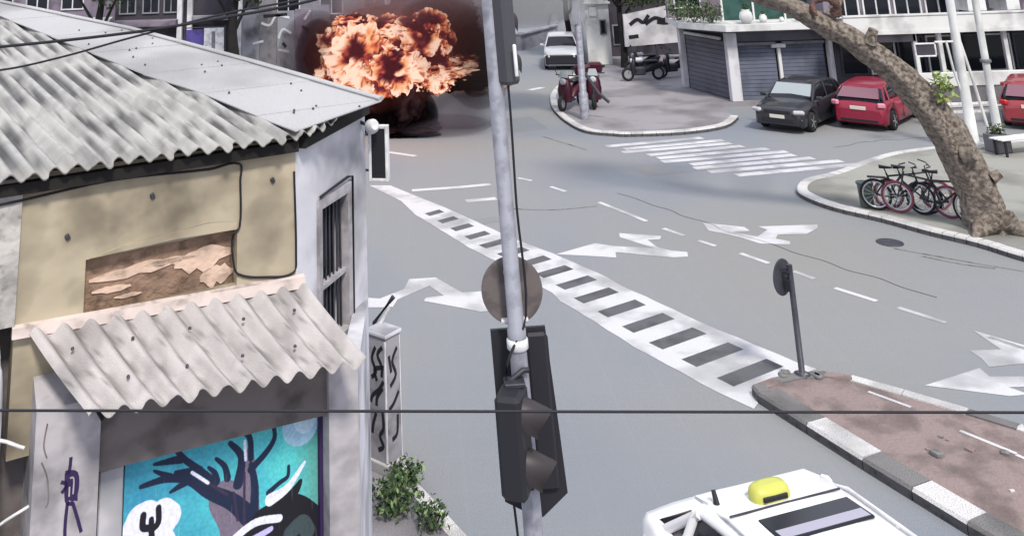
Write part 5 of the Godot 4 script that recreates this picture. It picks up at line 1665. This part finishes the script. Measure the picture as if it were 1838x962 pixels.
func build_corner_shop() -> void:
	var b := thing("shuttered_shop", "single storey corner shop with blue grey shutters, white pillars and flat eave", "building", P(12.5, 37.4, 0.115))
	var s := Shape.new()
	s.slab(Vector3(0.1, 0, -4), Vector3(4.6, 2.75, -0.25))
	var wall := part("wall", s, M.far_dark, b)
	s = Shape.new()
	s.slab(Vector3(0.1, 2.2, -0.249), Vector3(4.6, 2.68, -0.02))
	part("lintel", s, M.shutter_grey, b)
	shutter(b, 0.3, 1.9, 0.0, 2.05, -0.08, M.shutter_blue, 14)
	shutter(b, 2.12, 3.85, 0.0, 2.05, -0.08, M.shutter_blue, 14)
	for q in [[0.32, 1.88], [2.14, 3.83]]:
		s = Shape.new()
		s.box(Vector3((q[0] + q[1]) / 2, 2.12, 0.03), Vector3(q[1] - q[0], 0.12, 0.24), 0.02)
		part("shutter_box", s, M.panel_grey, b)
	s = Shape.new()
	s.box(Vector3(2.01, 1.05, 0.0), Vector3(0.13, 2.1, 0.12), 0.012); s.box(Vector3(1.99, 2.02, 0.06), Vector3(0.56, 0.16, 0.18), 0.02)
	part("post", s, M.apt_white, b)
	for q in [[0.08, 0.1, 0.42], [4.2, 0.05, 0.5], [-0.78, -3.62, 0.3]]:
		s = Shape.new()
		s.box(Vector3(q[0], 1.32, q[1]), Vector3(q[2], 2.64, 0.34), 0.02)
		part("pillar", s, M.far_pale, b)
	# splayed left bay
	var d := Vector3(-0.86, 0, -3.6).normalized()
	var xf := Transform3D(Basis(-d, Vector3.UP, (-d).cross(Vector3.UP)), Vector3(-0.02, 0, -0.1))
	s = Shape.new()
	s.xf = xf
	s.slab(Vector3(-3.6, 0, -0.4), Vector3(-0.1, 2.6, -0.12))
	part("wall", s, M.far_dark, b)
	shutter(b, -3.2, -0.25, 0.02, 2.2, -0.04, M.shutter_grey, 12, xf)
	s = Shape.new()
	s.xf = xf
	s.box(Vector3(-1.8, 2.3, 0.0), Vector3(2.8, 0.12, 0.12), 0.02)
	part("shutter_box", s, M.apt_white, b)
	s = Shape.new()
	s.xf = Transform3D(Basis(), Vector3(-12.5, 0, 37.4))
	s.prism(V([16.4, 36.6, 12.2, 36.55, 10.9, 38.6, 11.2, 41.5, 16.4, 41.5]), 2.68, 2.92)
	part("eave", s, M.apt_white, b)
	s = Shape.new()
	s.xf = Transform3D(Basis(), Vector3(-12.5, 0, 37.4))
	s.prism(V([16.2, 36.9, 12.3, 36.85, 11.2, 38.8, 11.4, 41.3, 16.2, 41.3]), 2.6, 2.678)
	part("soffit", s, M.panel_grey, b)
	# terrace above the eave
	s = Shape.new()
	s.slab(Vector3(0.35, 2.93, -1.3), Vector3(4.2, 5.4, -1.2))
	var sc := part("terrace_screen", s, M.teal_panel, b)
	for x in [0.3, 1.6, 2.9, 4.2]:
		s = Shape.new()
		s.box(Vector3(x, 4.1, -1.15), Vector3(0.08, 2.4, 0.08), 0.01)
		part("post", s, M.apt_white, sc)
	s = Shape.new()
	s.slab(Vector3(-1.4, 2.93, -3.5), Vector3(6, 8, -3.3))
	part("upper_wall", s, M.far_mauve, b)
	for q in [[-1.1, 0.1], [1.0, 2.4], [3.2, 4.6]]: pane_window(b, q[0], q[1], 3.3, 5.2, -3.28, M.apt_white, 1)
	# pots standing on the ledge
	var pot: Node3D = null
	var spots := [[0.75, 0.3, 1.5, "large round white jar on the shop ledge, left of the small pots"], [1.5, 0.1, 0.9, "small white pot standing second from the large jar on the ledge"], [2.25, 0.1, 0.55, "flat low white pot in the middle of the shop ledge"], [2.9, 0.1, 0.8, "narrow white pot right of the flat one on the ledge"], [3.4, 0.1, 0.95, "white pot at the right end of the ledge near the branch"]]
	for q in spots:
		var at := P(12.5 + q[0], 37.4 - q[1], 0.115 + 2.92)
		var o: Node3D
		if pot == null:
			pot = thing("plant_pot", q[3], "pot", at, 0.0, "white pots on the shop ledge")
			s = Shape.new()
			s.lathe(Vector3.ZERO, Vector3.UP, [[0.12, 0.0], [0.2, 0.08], [0.24, 0.22], [0.2, 0.38], [0.13, 0.44], [0.15, 0.48], [0.12, 0.48]], 18)
			part("jar", s, M.apt_white, pot)
			rng.seed = 51
			var f := part("foliage", leaves(60, Vector3(0.14, 0.16, 0.14), 0.1, [Color(1, 1, 0.8), Color(0.6, 0.8, 0.5)]), M.leaf, pot, Vector3(0, 0.55, 0))
			f.set_meta("kind", "stuff")
			o = pot
		else:
			o = copy(pot, q[3], at)
		o.scale = Vector3.ONE * q[2] * 0.75
	rng.seed = 52
	for q in [[11.5, 38.2, "scrubby green plants at the left corner of the shop roof"], [12.0, 37.6, "brown and green plants beside the large white jar"], [11.2, 39.4, "green plants at the back left of the shop roof"]]:
		bush("shrub", q[2], P(q[0], q[1], 3.0), Vector3(0.55, 0.5, 0.5), 320, 0.13)


func build_apartments() -> void:
	var b := thing("apartment_building", "white apartment block with balcony band and dark glazed ground floor", "building", P(16.9, 36.2, 0.02))
	var s := Shape.new()
	s.slab(Vector3(-0.3, 0, -6), Vector3(16, 2.6, -0.9))
	part("ground_floor_wall", s, M.far_dark, b)
	s = Shape.new()
	s.slab(Vector3(-0.6, 2.62, -0.9), Vector3(16, 2.76, 0.9))
	s.slab(Vector3(-0.6, 2.761, 0.78), Vector3(16, 3.28, 0.88))
	s.slab(Vector3(-0.6, 3.281, 0.74), Vector3(16, 3.34, 0.92))
	part("balcony", s, M.apt_white, b)
	s = Shape.new()
	s.slab(Vector3(-0.5, 2.77, -5), Vector3(16, 9, -0.9))
	part("upper_wall", s, M.far_mauve, b)
	for i in 5: pane_window(b, -0.2 + i * 1.25, 0.9 + i * 1.25, 3.1, 5.0, -0.88, M.apt_white, 1)
	s = Shape.new()
	s.slab(Vector3(4.4, 3.35, -0.5), Vector3(5.1, 9, 0.6))
	s.slab(Vector3(5.9, 3.35, -0.5), Vector3(6.4, 9, 0.6))
	part("balcony_pier", s, M.apt_white, b)
	for i in 9: pane_window(b, -0.1 + i * 1.15, 0.95 + i * 1.15, 0.95, 2.35, -0.88, [M.dark_metal, M.apt_white][i % 2], 0)
	for x in [2.15, 3.1, 4.75, 5.6, 8.6]:
		s = Shape.new()
		s.box(Vector3(x, 1.3, 0.55), Vector3(0.16, 2.6, 0.16), 0.015)
		part("column", s, M.apt_white, b)
	s = Shape.new()
	s.box(Vector3(1.2, 2.45, 0.6), Vector3(2.0, 0.3, 0.06), 0.02)
	part("fascia", s, M.panel_grey, b)
	# low front wall of grey panels between white rails
	var w := thing("panel_wall", "low wall of grey panels with white rails before the apartment block", "wall", P(18.6, 35.2, 0.02))
	s = Shape.new()
	s.box(Vector3(2.6, 0.98, 0), Vector3(7.6, 0.5, 0.14), 0.02)
	part("upper_rail", s, M.apt_white, w)
	for i in 5:
		s = Shape.new()
		s.box(Vector3(-0.45 + i * 1.5, 0.4, 0), Vector3(1.4, 0.62, 0.08), 0.012)
		part("panel", s, M.panel_grey, w)
	for i in 6:
		s = Shape.new()
		s.box(Vector3(-1.2 + i * 1.5, 0.36, 0), Vector3(0.1, 0.72, 0.15), 0.012)
		part("post", s, M.apt_white, w)
	s = Shape.new()
	s.box(Vector3(2.6, 0.04, 0.02), Vector3(7.6, 0.08, 0.2), 0.015)
	part("kerb", s, M.kerb_light, w)
	var r := thing("guard_rail", "white two bar street rail in front of the grey panel wall", "railing", P(18.0, 32.4, 0.02))
	s = Shape.new()
	s.box(Vector3(0.9, 0.62, 0), Vector3(3.2, 0.09, 0.05), 0.012); s.box(Vector3(0.9, 0.36, 0), Vector3(3.2, 0.09, 0.05), 0.012)
	part("rail", s, M.white_paint, r)
	for x in [-0.6, 0.9, 2.4]:
		s = Shape.new()
		s.box(Vector3(x, 0.35, -0.05), Vector3(0.09, 0.7, 0.05), 0.01)
		part("post", s, M.white_paint, r)
	# white bench by the pale pole
	var bn := thing("bench", "low white slatted bench without a back, behind the pale pole", "bench", P(17.3, 27.6, 0.12), 0.25)
	for i in 4:
		s = Shape.new()
		s.box(Vector3(0, 0.45, 0.18 - i * 0.12), Vector3(1.6, 0.04, 0.1), 0.01)
		part("slat", s, M.white_paint, bn)
	for x in [-0.65, 0.65]:
		s = Shape.new()
		s.box(Vector3(x, 0.21, 0.16), Vector3(0.06, 0.42, 0.06), 0.008); s.box(Vector3(x, 0.21, -0.2), Vector3(0.06, 0.42, 0.06), 0.008); s.box(Vector3(x, 0.4, -0.04), Vector3(0.06, 0.05, 0.42), 0.008)
		part("leg", s, M.moto_black, bn)
	var pb := thing("planter_box", "square grey planter at the end of the white bench", "planter", P(16.9, 27.95, 0.12), 0.2)
	s = Shape.new()
	s.box(Vector3(0, 0.24, 0), Vector3(0.5, 0.48, 0.5), 0.02)
	part("box", s, M.panel_grey, pb)
	rng.seed = 61
	var f := part("foliage", leaves(120, Vector3(0.26, 0.22, 0.26), 0.12, [Color(1, 1, 0.8), Color(0.6, 0.7, 0.5)]), M.leaf, pb, Vector3(0, 0.6, 0))
	f.set_meta("kind", "stuff")


func build_mid_houses() -> void:
	var b := thing("white_house", "narrow white house with a small dark window behind the slim pole", "building", P(9.5, 49, 0.1))
	var s := Shape.new()
	s.slab(Vector3(-0.5, 0, -5), Vector3(0.75, 6.5, 0))
	part("wall", s, M.apt_white, b)
	pane_window(b, 0.22, 0.56, 1.5, 2.25, 0.01, M.panel_grey, 0)
	s = Shape.new()
	s.box(Vector3(0.12, 3.1, 0.08), Vector3(1.4, 0.12, 0.3), 0.02)
	part("cornice", s, M.apt_white, b)
	s = Shape.new()
	s.slab(Vector3(-0.3, 2.45, 0.0), Vector3(0.1, 2.9, 0.1))
	part("air_conditioner", s, M.far_pale, b)
	b = thing("canopy_wall", "pale hoarding with black scrawl along its top, left of the shuttered shop", "hoarding", P(12.2, 47.2, 0.1))
	s = Shape.new()
	s.hexa([Vector3(-1.6, 1.05, 0), Vector3(1.4, 1.2, 0), Vector3(1.4, 1.2, -0.2), Vector3(-1.6, 1.05, -0.2)], [Vector3(-1.6, 2.6, 0), Vector3(1.4, 3.1, 0), Vector3(1.4, 3.1, -0.2), Vector3(-1.6, 2.6, -0.2)])
	part("board", s, M.far_pale, b)
	for q in [V([-1.3, 2.1, -0.9, 2.35, -0.6, 2.2, -0.3, 2.55]), V([-0.5, 2.1, 0.0, 2.4, 0.5, 2.3, 0.9, 2.7]), V([-1.4, 1.5, -0.9, 1.55]), V([0.1, 2.2, 0.6, 2.15, 1.1, 2.4])]:
		s = Shape.new()
		s.plate(strip(smooth_line(q, 4), -0.09, 0.09), 0.004, 0.01)
		part("graffiti_stroke", s, M.cable, b)
	for x in [-1.4, 0.0, 1.3]:
		s = Shape.new()
		s.box(Vector3(x, 0.55, -0.1), Vector3(0.12, 1.1, 0.12), 0.01)
		part("post", s, M.far_dark, b)
	rng.seed = 79
	bush("shrub", "dark leafy creeper along the top of the pale scrawled hoarding", P(12.4, 47.5, 3.0), Vector3(1.6, 0.45, 0.5), 480, 0.17)
	b = thing("dark_bay", "dark open bay under and behind the pale hoarding", "building", P(12.4, 52, 0.1))
	s = Shape.new()
	s.slab(Vector3(-2.6, 0, -4), Vector3(4, 5.5, 0))
	part("wall", s, M.far_dark, b)
	pane_window(b, -1.4, -0.4, 0.6, 1.7, 0.01, M.far_grey, 0)
	pane_window(b, 0.2, 1.4, 0.6, 1.7, 0.01, M.far_grey, 0)
	# dark street tree between them
	rng.seed = 71
	for q in [[10.55, 47.6, 6.0, "slim dark street tree right of the narrow white house"], [8.6, 52.5, 7.0, "dark street tree behind the white car and the slim pole"]]:
		var t := thing("street_tree", q[3], "tree", P(q[0], q[1], 0.1), 0.0, "street trees far up the road")
		s = Shape.new()
		s.tube(smooth3([Vector3(0, 0, 0), Vector3(0.06, 1.2, 0), Vector3(-0.05, 2.6, 0.05), Vector3(0.1, 4.4, 0)], 4), [0.2, 0.19, 0.18, 0.17, 0.17, 0.16, 0.16, 0.15, 0.14, 0.13, 0.12, 0.11, 0.1], 9)
		part("trunk", s, M.timber, t)
		for k in 4:
			s = Shape.new()
			var a := TAU * k / 4.0 + 0.5
			s.tube([Vector3(0, 2.2 + 0.3 * k, 0), Vector3(cos(a) * 0.8, 3.4 + 0.3 * k, sin(a) * 0.8)], [0.07, 0.03], 6)
			part("limb", s, M.timber, t)
		for k in 3:
			var f := part("crown", leaves(500, Vector3(1.2, 0.9, 1.1), 0.2, [Color(0.5, 0.6, 0.45), Color(0.9, 1.0, 0.7), Color(0.3, 0.36, 0.3)]), M.leaf, t, Vector3(0.6 * cos(k * 2.1), 3.7 + 0.8 * k, 0.6 * sin(k * 2.1)))
			f.set_meta("kind", "stuff")
	# far end of the street
	b = thing("far_building", "pale building closing the far end of the street", "building", P(2, 118, 0))
	s = Shape.new()
	s.slab(Vector3(-60, 0, -6), Vector3(60, 14, 0))
	part("wall", s, M.far_pale, b)
	for i in 24:
		pane_window(b, -48 + i * 4.0, -46.2 + i * 4.0, 1.2, 3.6, 0.01, M.far_grey, 1)
	var w := thing("garden_wall", "long low pale wall along the far right side of the street", "wall", P(6.6, 58, 0))
	s = Shape.new()
	s.xf = Transform3D(Basis(), Vector3(-6.6, 0, 58))
	s.prism(V([6.4, 57, 9.4, 62, 13, 84, 12.7, 84, 9.1, 62.2, 6.1, 57.2]), 0.0, 0.9)
	part("wall", s, M.far_grey, w)
	s = Shape.new()
	s.xf = Transform3D(Basis(), Vector3(-6.6, 0, 58))
	s.prism(V([6.5, 56.9, 9.5, 62, 13.1, 84.1, 12.6, 84.1, 9.0, 62.3, 6.0, 57.2]), 0.901, 0.98)
	part("coping", s, M.far_grey, w)


func build_left_row() -> void:
	# shops across the far left, seen over the roof
	var b := thing("dark_shop", "dark shopfront with pale columns and windows beyond the corrugated roof", "building", P(-11, 43, 0))
	var s := Shape.new()
	s.slab(Vector3(-3.2, 0, -6), Vector3(3.0, 7, -0.4))
	part("wall", s, M.far_dark, b)
	for q in [[-3.0, -2.2], [-1.9, -1.1], [-0.9, -0.2]]: pane_window(b, q[0], q[1], 3.75, 5.2, -0.38, M.far_grey, 1)
	for x in [-0.05, 0.42, 2.75]:
		s = Shape.new()
		s.box(Vector3(x, 2.5, -0.1), Vector3(0.24, 5.0, 0.24), 0.02)
		part("column", s, M.far_pale, b)
	s = Shape.new()
	s.box(Vector3(-1.6, 3.35, 0.1), Vector3(3.0, 0.3, 0.7), 0.03)
	part("canopy", s, M.far_mauve, b)
	s = Shape.new()
	s.box(Vector3(1.6, 3.5, 0.0), Vector3(2.1, 0.25, 0.2), 0.03)
	part("fascia", s, M.far_grey, b)
	var ba := thing("street_banner", "purple blue and white banner hung under the dark shopfront", "banner", P(-9.75, 42.4, 1.7))
	s = Shape.new()
	s.box(Vector3(-0.42, 0.7, 0), Vector3(0.8, 1.3, 0.03), 0.008)
	part("cloth", s, M.banner_blue, ba)
	s = Shape.new()
	s.box(Vector3(0.47, 0.72, 0.01), Vector3(0.92, 1.36, 0.03), 0.008)
	part("cloth", s, M.white_paint, ba)
	s = Shape.new()
	s.box(Vector3(0.45, 0.7, 0.03), Vector3(0.16, 1.1, 0.012))
	part("mark", s, M.far_grey, ba)
	s = Shape.new()
	s.tube([Vector3(-0.9, 1.42, -0.02), Vector3(1.0, 1.44, -0.02)], 0.025, 6)
	for x in [-0.88, 0.98]: s.tube([Vector3(x, -1.7, -0.02), Vector3(x, 1.5, -0.02)], 0.03, 6)
	part("frame", s, M.dark_metal, ba)
	b = thing("mauve_shop", "mauve grey building at the far left edge with a white window awning", "building", P(-17.5, 44, 0))
	s = Shape.new()
	s.slab(Vector3(-6, 0, -6), Vector3(3.2, 7, 0))
	part("wall", s, M.far_mauve, b)
	for i in 4: pane_window(b, -4.6 + i * 1.7, -3.5 + i * 1.7, 4.0, 5.4, 0.01, M.far_pale, 1)
	s = Shape.new()
	s.hexa([Vector3(1.7, 3.3, 0), Vector3(3.0, 3.3, 0), Vector3(3.0, 3.3, 0.9), Vector3(1.7, 3.3, 0.9)], [Vector3(1.7, 3.62, 0), Vector3(3.0, 3.62, 0), Vector3(3.0, 3.36, 0.9), Vector3(1.7, 3.36, 0.9)])
	part("awning", s, M.white_paint, b)
	b = thing("grey_stalls", "grey hoarding with white scrawls between the dark shopfront and the fire", "hoarding", P(-6.2, 43, 0))
	for i in 5:
		s = Shape.new()
		s.box(Vector3(-1.5 + i * 0.82, 2.0, 0), Vector3(0.8, 3.6 + 0.25 * sin(i * 2.0), 0.1), 0.012)
		part("panel", s, [M.far_grey, M.panel_grey, M.far_grey, M.far_mauve, M.far_grey][i], b)
	for q in [V([-1.0, 3.2, -0.6, 3.1, -0.3, 3.5, 0.3, 3.4]), V([-0.2, 2.5, 0.0, 2.9, 0.4, 2.7]), V([-1.4, 2.3, -0.9, 2.4]), V([1.0, 3.3, 1.3, 3.7]), V([-0.2, 2.0, 0.3, 1.9])]:
		s = Shape.new()
		s.plate(strip(smooth_line(q, 4), -0.05, 0.05), 0.06, 0.01)
		part("graffiti_stroke", s, M.far_pale, b)
	for q in [V([-0.9, 3.5, 0.2, 3.55]), V([0.0, 2.3, 0.15, 2.1]), V([0.9, 3.0, 1.2, 2.8])]:
		s = Shape.new()
		s.plate(strip(smooth_line(q, 4), -0.07, 0.07), 0.06, 0.01)
		part("graffiti_stroke", s, M.cable, b)
	b = thing("grey_building", "plain grey building behind the fireball and its smoke", "building", P(-1.5, 47, 0))
	s = Shape.new()
	s.slab(Vector3(-6.5, 0, -5), Vector3(3.6, 7, 0))
	part("wall", s, M.far_grey, b)
	for i in 4: pane_window(b, -5.6 + i * 2.2, -4.4 + i * 2.2, 3.2, 5.0, 0.01, M.far_pale, 1)
	s = Shape.new()
	s.slab(Vector3(2.2, 0, 0.001), Vector3(3.2, 2.3, 0.06))
	part("door", s, M.far_dark, b)
	rng.seed = 73
	for q in [[-14.0, 40.5, 6.0, "dark bare trunked tree before the mauve building at far left"], [-8.15, 41.0, 5.0, "thin dark tree trunk right of the banner"]]:
		var t := thing("street_tree", q[3], "tree", P(q[0], q[1], 0), 0.0, "street trees behind the shop roof")
		s = Shape.new()
		s.tube(smooth3([Vector3(0, 0, 0), Vector3(0.1, 1.5, 0), Vector3(0.0, 3.0, 0.05), Vector3(0.15, 4.6, 0)], 4), [0.28, 0.27, 0.26, 0.26, 0.25, 0.25, 0.24, 0.22, 0.2, 0.18, 0.16, 0.14, 0.12], 9)
		part("trunk", s, M.timber, t)
		for k in 3:
			s = Shape.new()
			var a := TAU * k / 3.0 + 0.5
			s.tube([Vector3(0.05, 3.0 + 0.3 * k, 0), Vector3(cos(a) * 1.0, 4.6 + 0.3 * k, sin(a) * 0.8)], [0.1, 0.04], 6)
			part("limb", s, M.timber, t)
		for k in 3:
			var f := part("crown", leaves(420, Vector3(1.1, 0.9, 1.1), 0.22, [Color(0.35, 0.4, 0.35), Color(0.6, 0.65, 0.5), Color(0.2, 0.25, 0.22)]), M.leaf, t, Vector3(0.7 * cos(k * 2.1), 5.0 + 0.7 * k, 0.6 * sin(k * 2.1)))
			f.set_meta("kind", "stuff")


func billow(s: Shape, c: Vector3, radii: Vector3, n: FastNoiseLite, amp: float, hot: float, sd: float) -> void:
	# a boiling lump: a sphere pushed out and in by layered noise, coloured by how deep the fold is
	var nu := 110; var nv := 60
	var grid := []
	for j in nv + 1:
		var row := []
		var th := PI * j / nv
		for i in nu:
			var ph := TAU * i / nu
			var d := Vector3(sin(th) * cos(ph), cos(th), sin(th) * sin(ph))
			var q := d * 1.6 + Vector3(sd, sd * 0.7, -sd)
			q += Vector3(n.get_noise_3d(q.z + 11.0, q.x, q.y), n.get_noise_3d(q.y, q.z + 31.0, q.x), n.get_noise_3d(q.x, q.y, q.z + 51.0)) * 0.55
			var r1 := 1.0 - 2.0 * absf(n.get_noise_3d(q.x, q.y, q.z))
			var r2 := 1.0 - 2.0 * absf(n.get_noise_3d(q.x * 1.9 + 9.0, q.y * 1.9, q.z * 1.9))
			var lo := n.get_noise_3d(q.x * 0.6 + 40.0, q.y * 0.6, q.z * 0.6)
			var h := 0.6 * r1 + 0.3 * r2
			var p := c + d * radii * (1.0 + amp * (h - 0.55) + amp * 0.8 * lo)
			var col := Color(0.014, 0.01, 0.014)
			if hot > 0.0:
				# hottest on the swelling faces, dark soot in the folds; cooler towards the far right and the top
				var vein := smoothstep(0.0, 0.13, absf(n.get_noise_3d(q.x * 1.5 + 70.0, q.y * 1.5, q.z * 1.5)))
				var t := clampf(((h - 0.34) * 1.0 + lo * 2.0 + hot - 0.44 - 0.3 * maxf(0.0, d.y) - 0.28 * d.x) * lerpf(0.25, 1.0, vein), 0.0, 1.0)
				var ramp := [Color(0.02, 0.006, 0.01), Color(0.075, 0.014, 0.022), Color(0.27, 0.04, 0.03), Color(0.5, 0.15, 0.06), Color(0.58, 0.29, 0.15), Color(0.64, 0.43, 0.33)]
				var f := t * 4.999
				col = ramp[int(f)].lerp(ramp[int(f) + 1], f - int(f))
			else:
				col = Color(0.003, 0.0025, 0.003).lerp(Color(0.022, 0.012, 0.014), clampf(h * 0.8 + lo, 0, 1))
			row.append([p, col])
		grid.append(row)
	s.grp = 1
	for j in nv:
		for i in nu:
			var a = grid[j][i]; var b = grid[j][(i + 1) % nu]; var e = grid[j + 1][(i + 1) % nu]; var g = grid[j + 1][i]
			var o: Vector3 = (a[0] + e[0]) / 2.0 - c
			s.tric(a[0], b[0], e[0], a[1], b[1], e[1], o)
			s.tric(a[0], e[0], g[0], a[1], e[1], g[1], o)


func fog(parent: Node, at: Vector3, size: Vector3, c: Color, density: float) -> void:
	var f := FogVolume.new()
	f.name = "smoke_haze"
	f.shape = RenderingServer.FOG_VOLUME_SHAPE_ELLIPSOID
	f.size = size
	var m := FogMaterial.new()
	m.albedo = c.linear_to_srgb()
	m.density = density
	f.material = m
	f.set_meta("kind", "stuff")
	parent.add_child(f, true)
	f.position = at


func build_fire() -> void:
	var n := FastNoiseLite.new()
	n.noise_type = FastNoiseLite.TYPE_SIMPLEX_SMOOTH
	n.seed = 19; n.frequency = 0.9; n.fractal_octaves = 2
	var base := P(-0.45, 34.0)
	var fb := thing("fireball", "orange and pink fireball boiling up in the road beyond the shop roof", "fire", base)
	for q in [[-1.95, 2.6, 0.0, 1.5, 1.3, 1.1, 0.34, 1.0, 1.0], [-0.85, 2.15, 0.45, 1.15, 0.95, 0.8, 0.34, 0.92, 5.2], [0.1, 2.9, 0.0, 1.15, 1.0, 0.9, 0.45, 0.5, 9.4], [1.1, 2.05, 0.1, 0.95, 0.36, 0.5, 0.7, 0.9, 13.1], [-1.2, 3.45, -0.2, 1.2, 0.5, 0.7, 0.6, 0.5, 17.7], [-0.1, 1.75, 0.2, 0.7, 0.5, 0.6, 0.4, 0.85, 21.0], [-3.1, 3.1, 0.1, 0.5, 0.45, 0.4, 0.6, 0.7, 24.0], [-2.3, 3.75, 0.1, 0.7, 0.35, 0.4, 0.6, 0.55, 26.3], [0.5, 3.6, 0.2, 0.6, 0.5, 0.4, 0.6, 0.5, 28.1], [1.7, 2.35, 0.2, 0.45, 0.22, 0.3, 0.7, 0.85, 31.0], [0.75, 1.6, 0.2, 0.4, 0.35, 0.3, 0.6, 0.75, 33.0], [-3.3, 2.0, 0.2, 0.45, 0.5, 0.4, 0.6, 0.8, 35.0], [0.9, 2.9, 0.2, 0.45, 0.6, 0.4, 0.6, 0.4, 37.0]]:
		var s := Shape.new()
		billow(s, Vector3.ZERO, Vector3(q[3], q[4], q[5]), n, q[6], q[7], q[8])
		part("flame", s, M.flame_glow, fb, Vector3(q[0] + 0.45, q[1], q[2]))
	var glow := OmniLight3D.new()
	glow.name = "flame_light"
	glow.light_color = Color(1.0, 0.55, 0.35)
	glow.light_energy = 2.0
	glow.light_size = 1.2
	glow.omni_range = 40.0; glow.omni_attenuation = 2.0
	glow.shadow_enabled = true
	glow.position = Vector3(-0.9, 3.2, 2.2)
	fb.add_child(glow)
	var sm := thing("smoke_plume", "black and mauve smoke rolling round the fireball, dark column at its foot", "smoke", base)
	for q in [[-0.6, 2.75, -1.2, 2.7, 1.6, 0.9, 0.4, 2.0], [-3.3, 2.6, -0.6, 0.75, 0.9, 0.7, 0.4, 23.0], [1.9, 2.45, -0.6, 0.85, 1.1, 0.7, 0.4, 4.0], [-0.5, 0.95, 0.4, 0.82, 1.1, 0.7, 0.3, 6.0], [-0.35, 0.2, 0.3, 1.15, 0.3, 0.8, 0.4, 8.0], [-1.3, 0.9, -0.2, 0.9, 1.1, 0.7, 0.4, 11.0], [1.55, 1.75, -0.1, 0.95, 0.42, 0.5, 0.5, 10.0], [0.9, 3.7, -0.8, 1.3, 0.8, 0.7, 0.5, 12.0]]:
		var s := Shape.new()
		billow(s, Vector3.ZERO, Vector3(q[3], q[4], q[5]), n, q[6], 0.0, q[7])
		part("smoke", s, M.smoke_dark, sm, Vector3(q[0] + 0.45, q[1], q[2]))
	for q in [[-3.6, 2.7, 0.0, 1.7, 2.6, 1.6, 0.05, 0.025, 0.03, 1.6], [-3.7, 2.6, 0.0, 2.9, 3.4, 2.2, 0.06, 0.03, 0.04, 0.7], [2.1, 2.4, 0.1, 1.7, 2.6, 1.8, 0.05, 0.035, 0.04, 1.5], [2.2, 2.5, 0.1, 2.8, 3.6, 2.4, 0.09, 0.07, 0.07, 0.6], [0.2, 4.4, -0.6, 6.5, 2.6, 2.6, 0.5, 0.38, 0.42, 0.6], [-2.6, 4.2, -1.0, 3.0, 1.8, 2.0, 0.35, 0.3, 0.35, 0.5], [4.0, 4.9, -2.0, 7.0, 3.4, 4.0, 0.78, 0.78, 0.8, 0.5], [-0.5, 0.6, 0.3, 2.4, 2.2, 1.9, 0.008, 0.006, 0.008, 2.6], [0.6, 0.25, 0.3, 4.0, 0.7, 2.2, 0.25, 0.22, 0.27, 0.7], [1.5, 0.75, -0.6, 2.8, 1.6, 1.6, 0.97, 0.88, 0.95, 1.1], [-1.3, 2.7, 0.5, 5.8, 3.9, 3.4, 0.3, 0.1, 0.08, 0.12], [0.8, 3.2, 0.3, 3.6, 3.0, 2.8, 0.12, 0.04, 0.04, 0.5]]:
		fog(sm, Vector3(q[0] + 0.45, q[1], q[2]), Vector3(q[3], q[4], q[5]), Color(q[6], q[7], q[8]), q[9])


func _ready() -> void:
	rng.seed = 1
	make_materials()
	build_camera_and_light()
	build_road()
	build_pavements()
	build_shop()
	build_corner_shop()
	build_apartments()
	build_mid_houses()
	build_left_row()
	build_tree()
	build_signals()
	build_cars()
	build_scooters()
	build_bikes()
	build_fire()
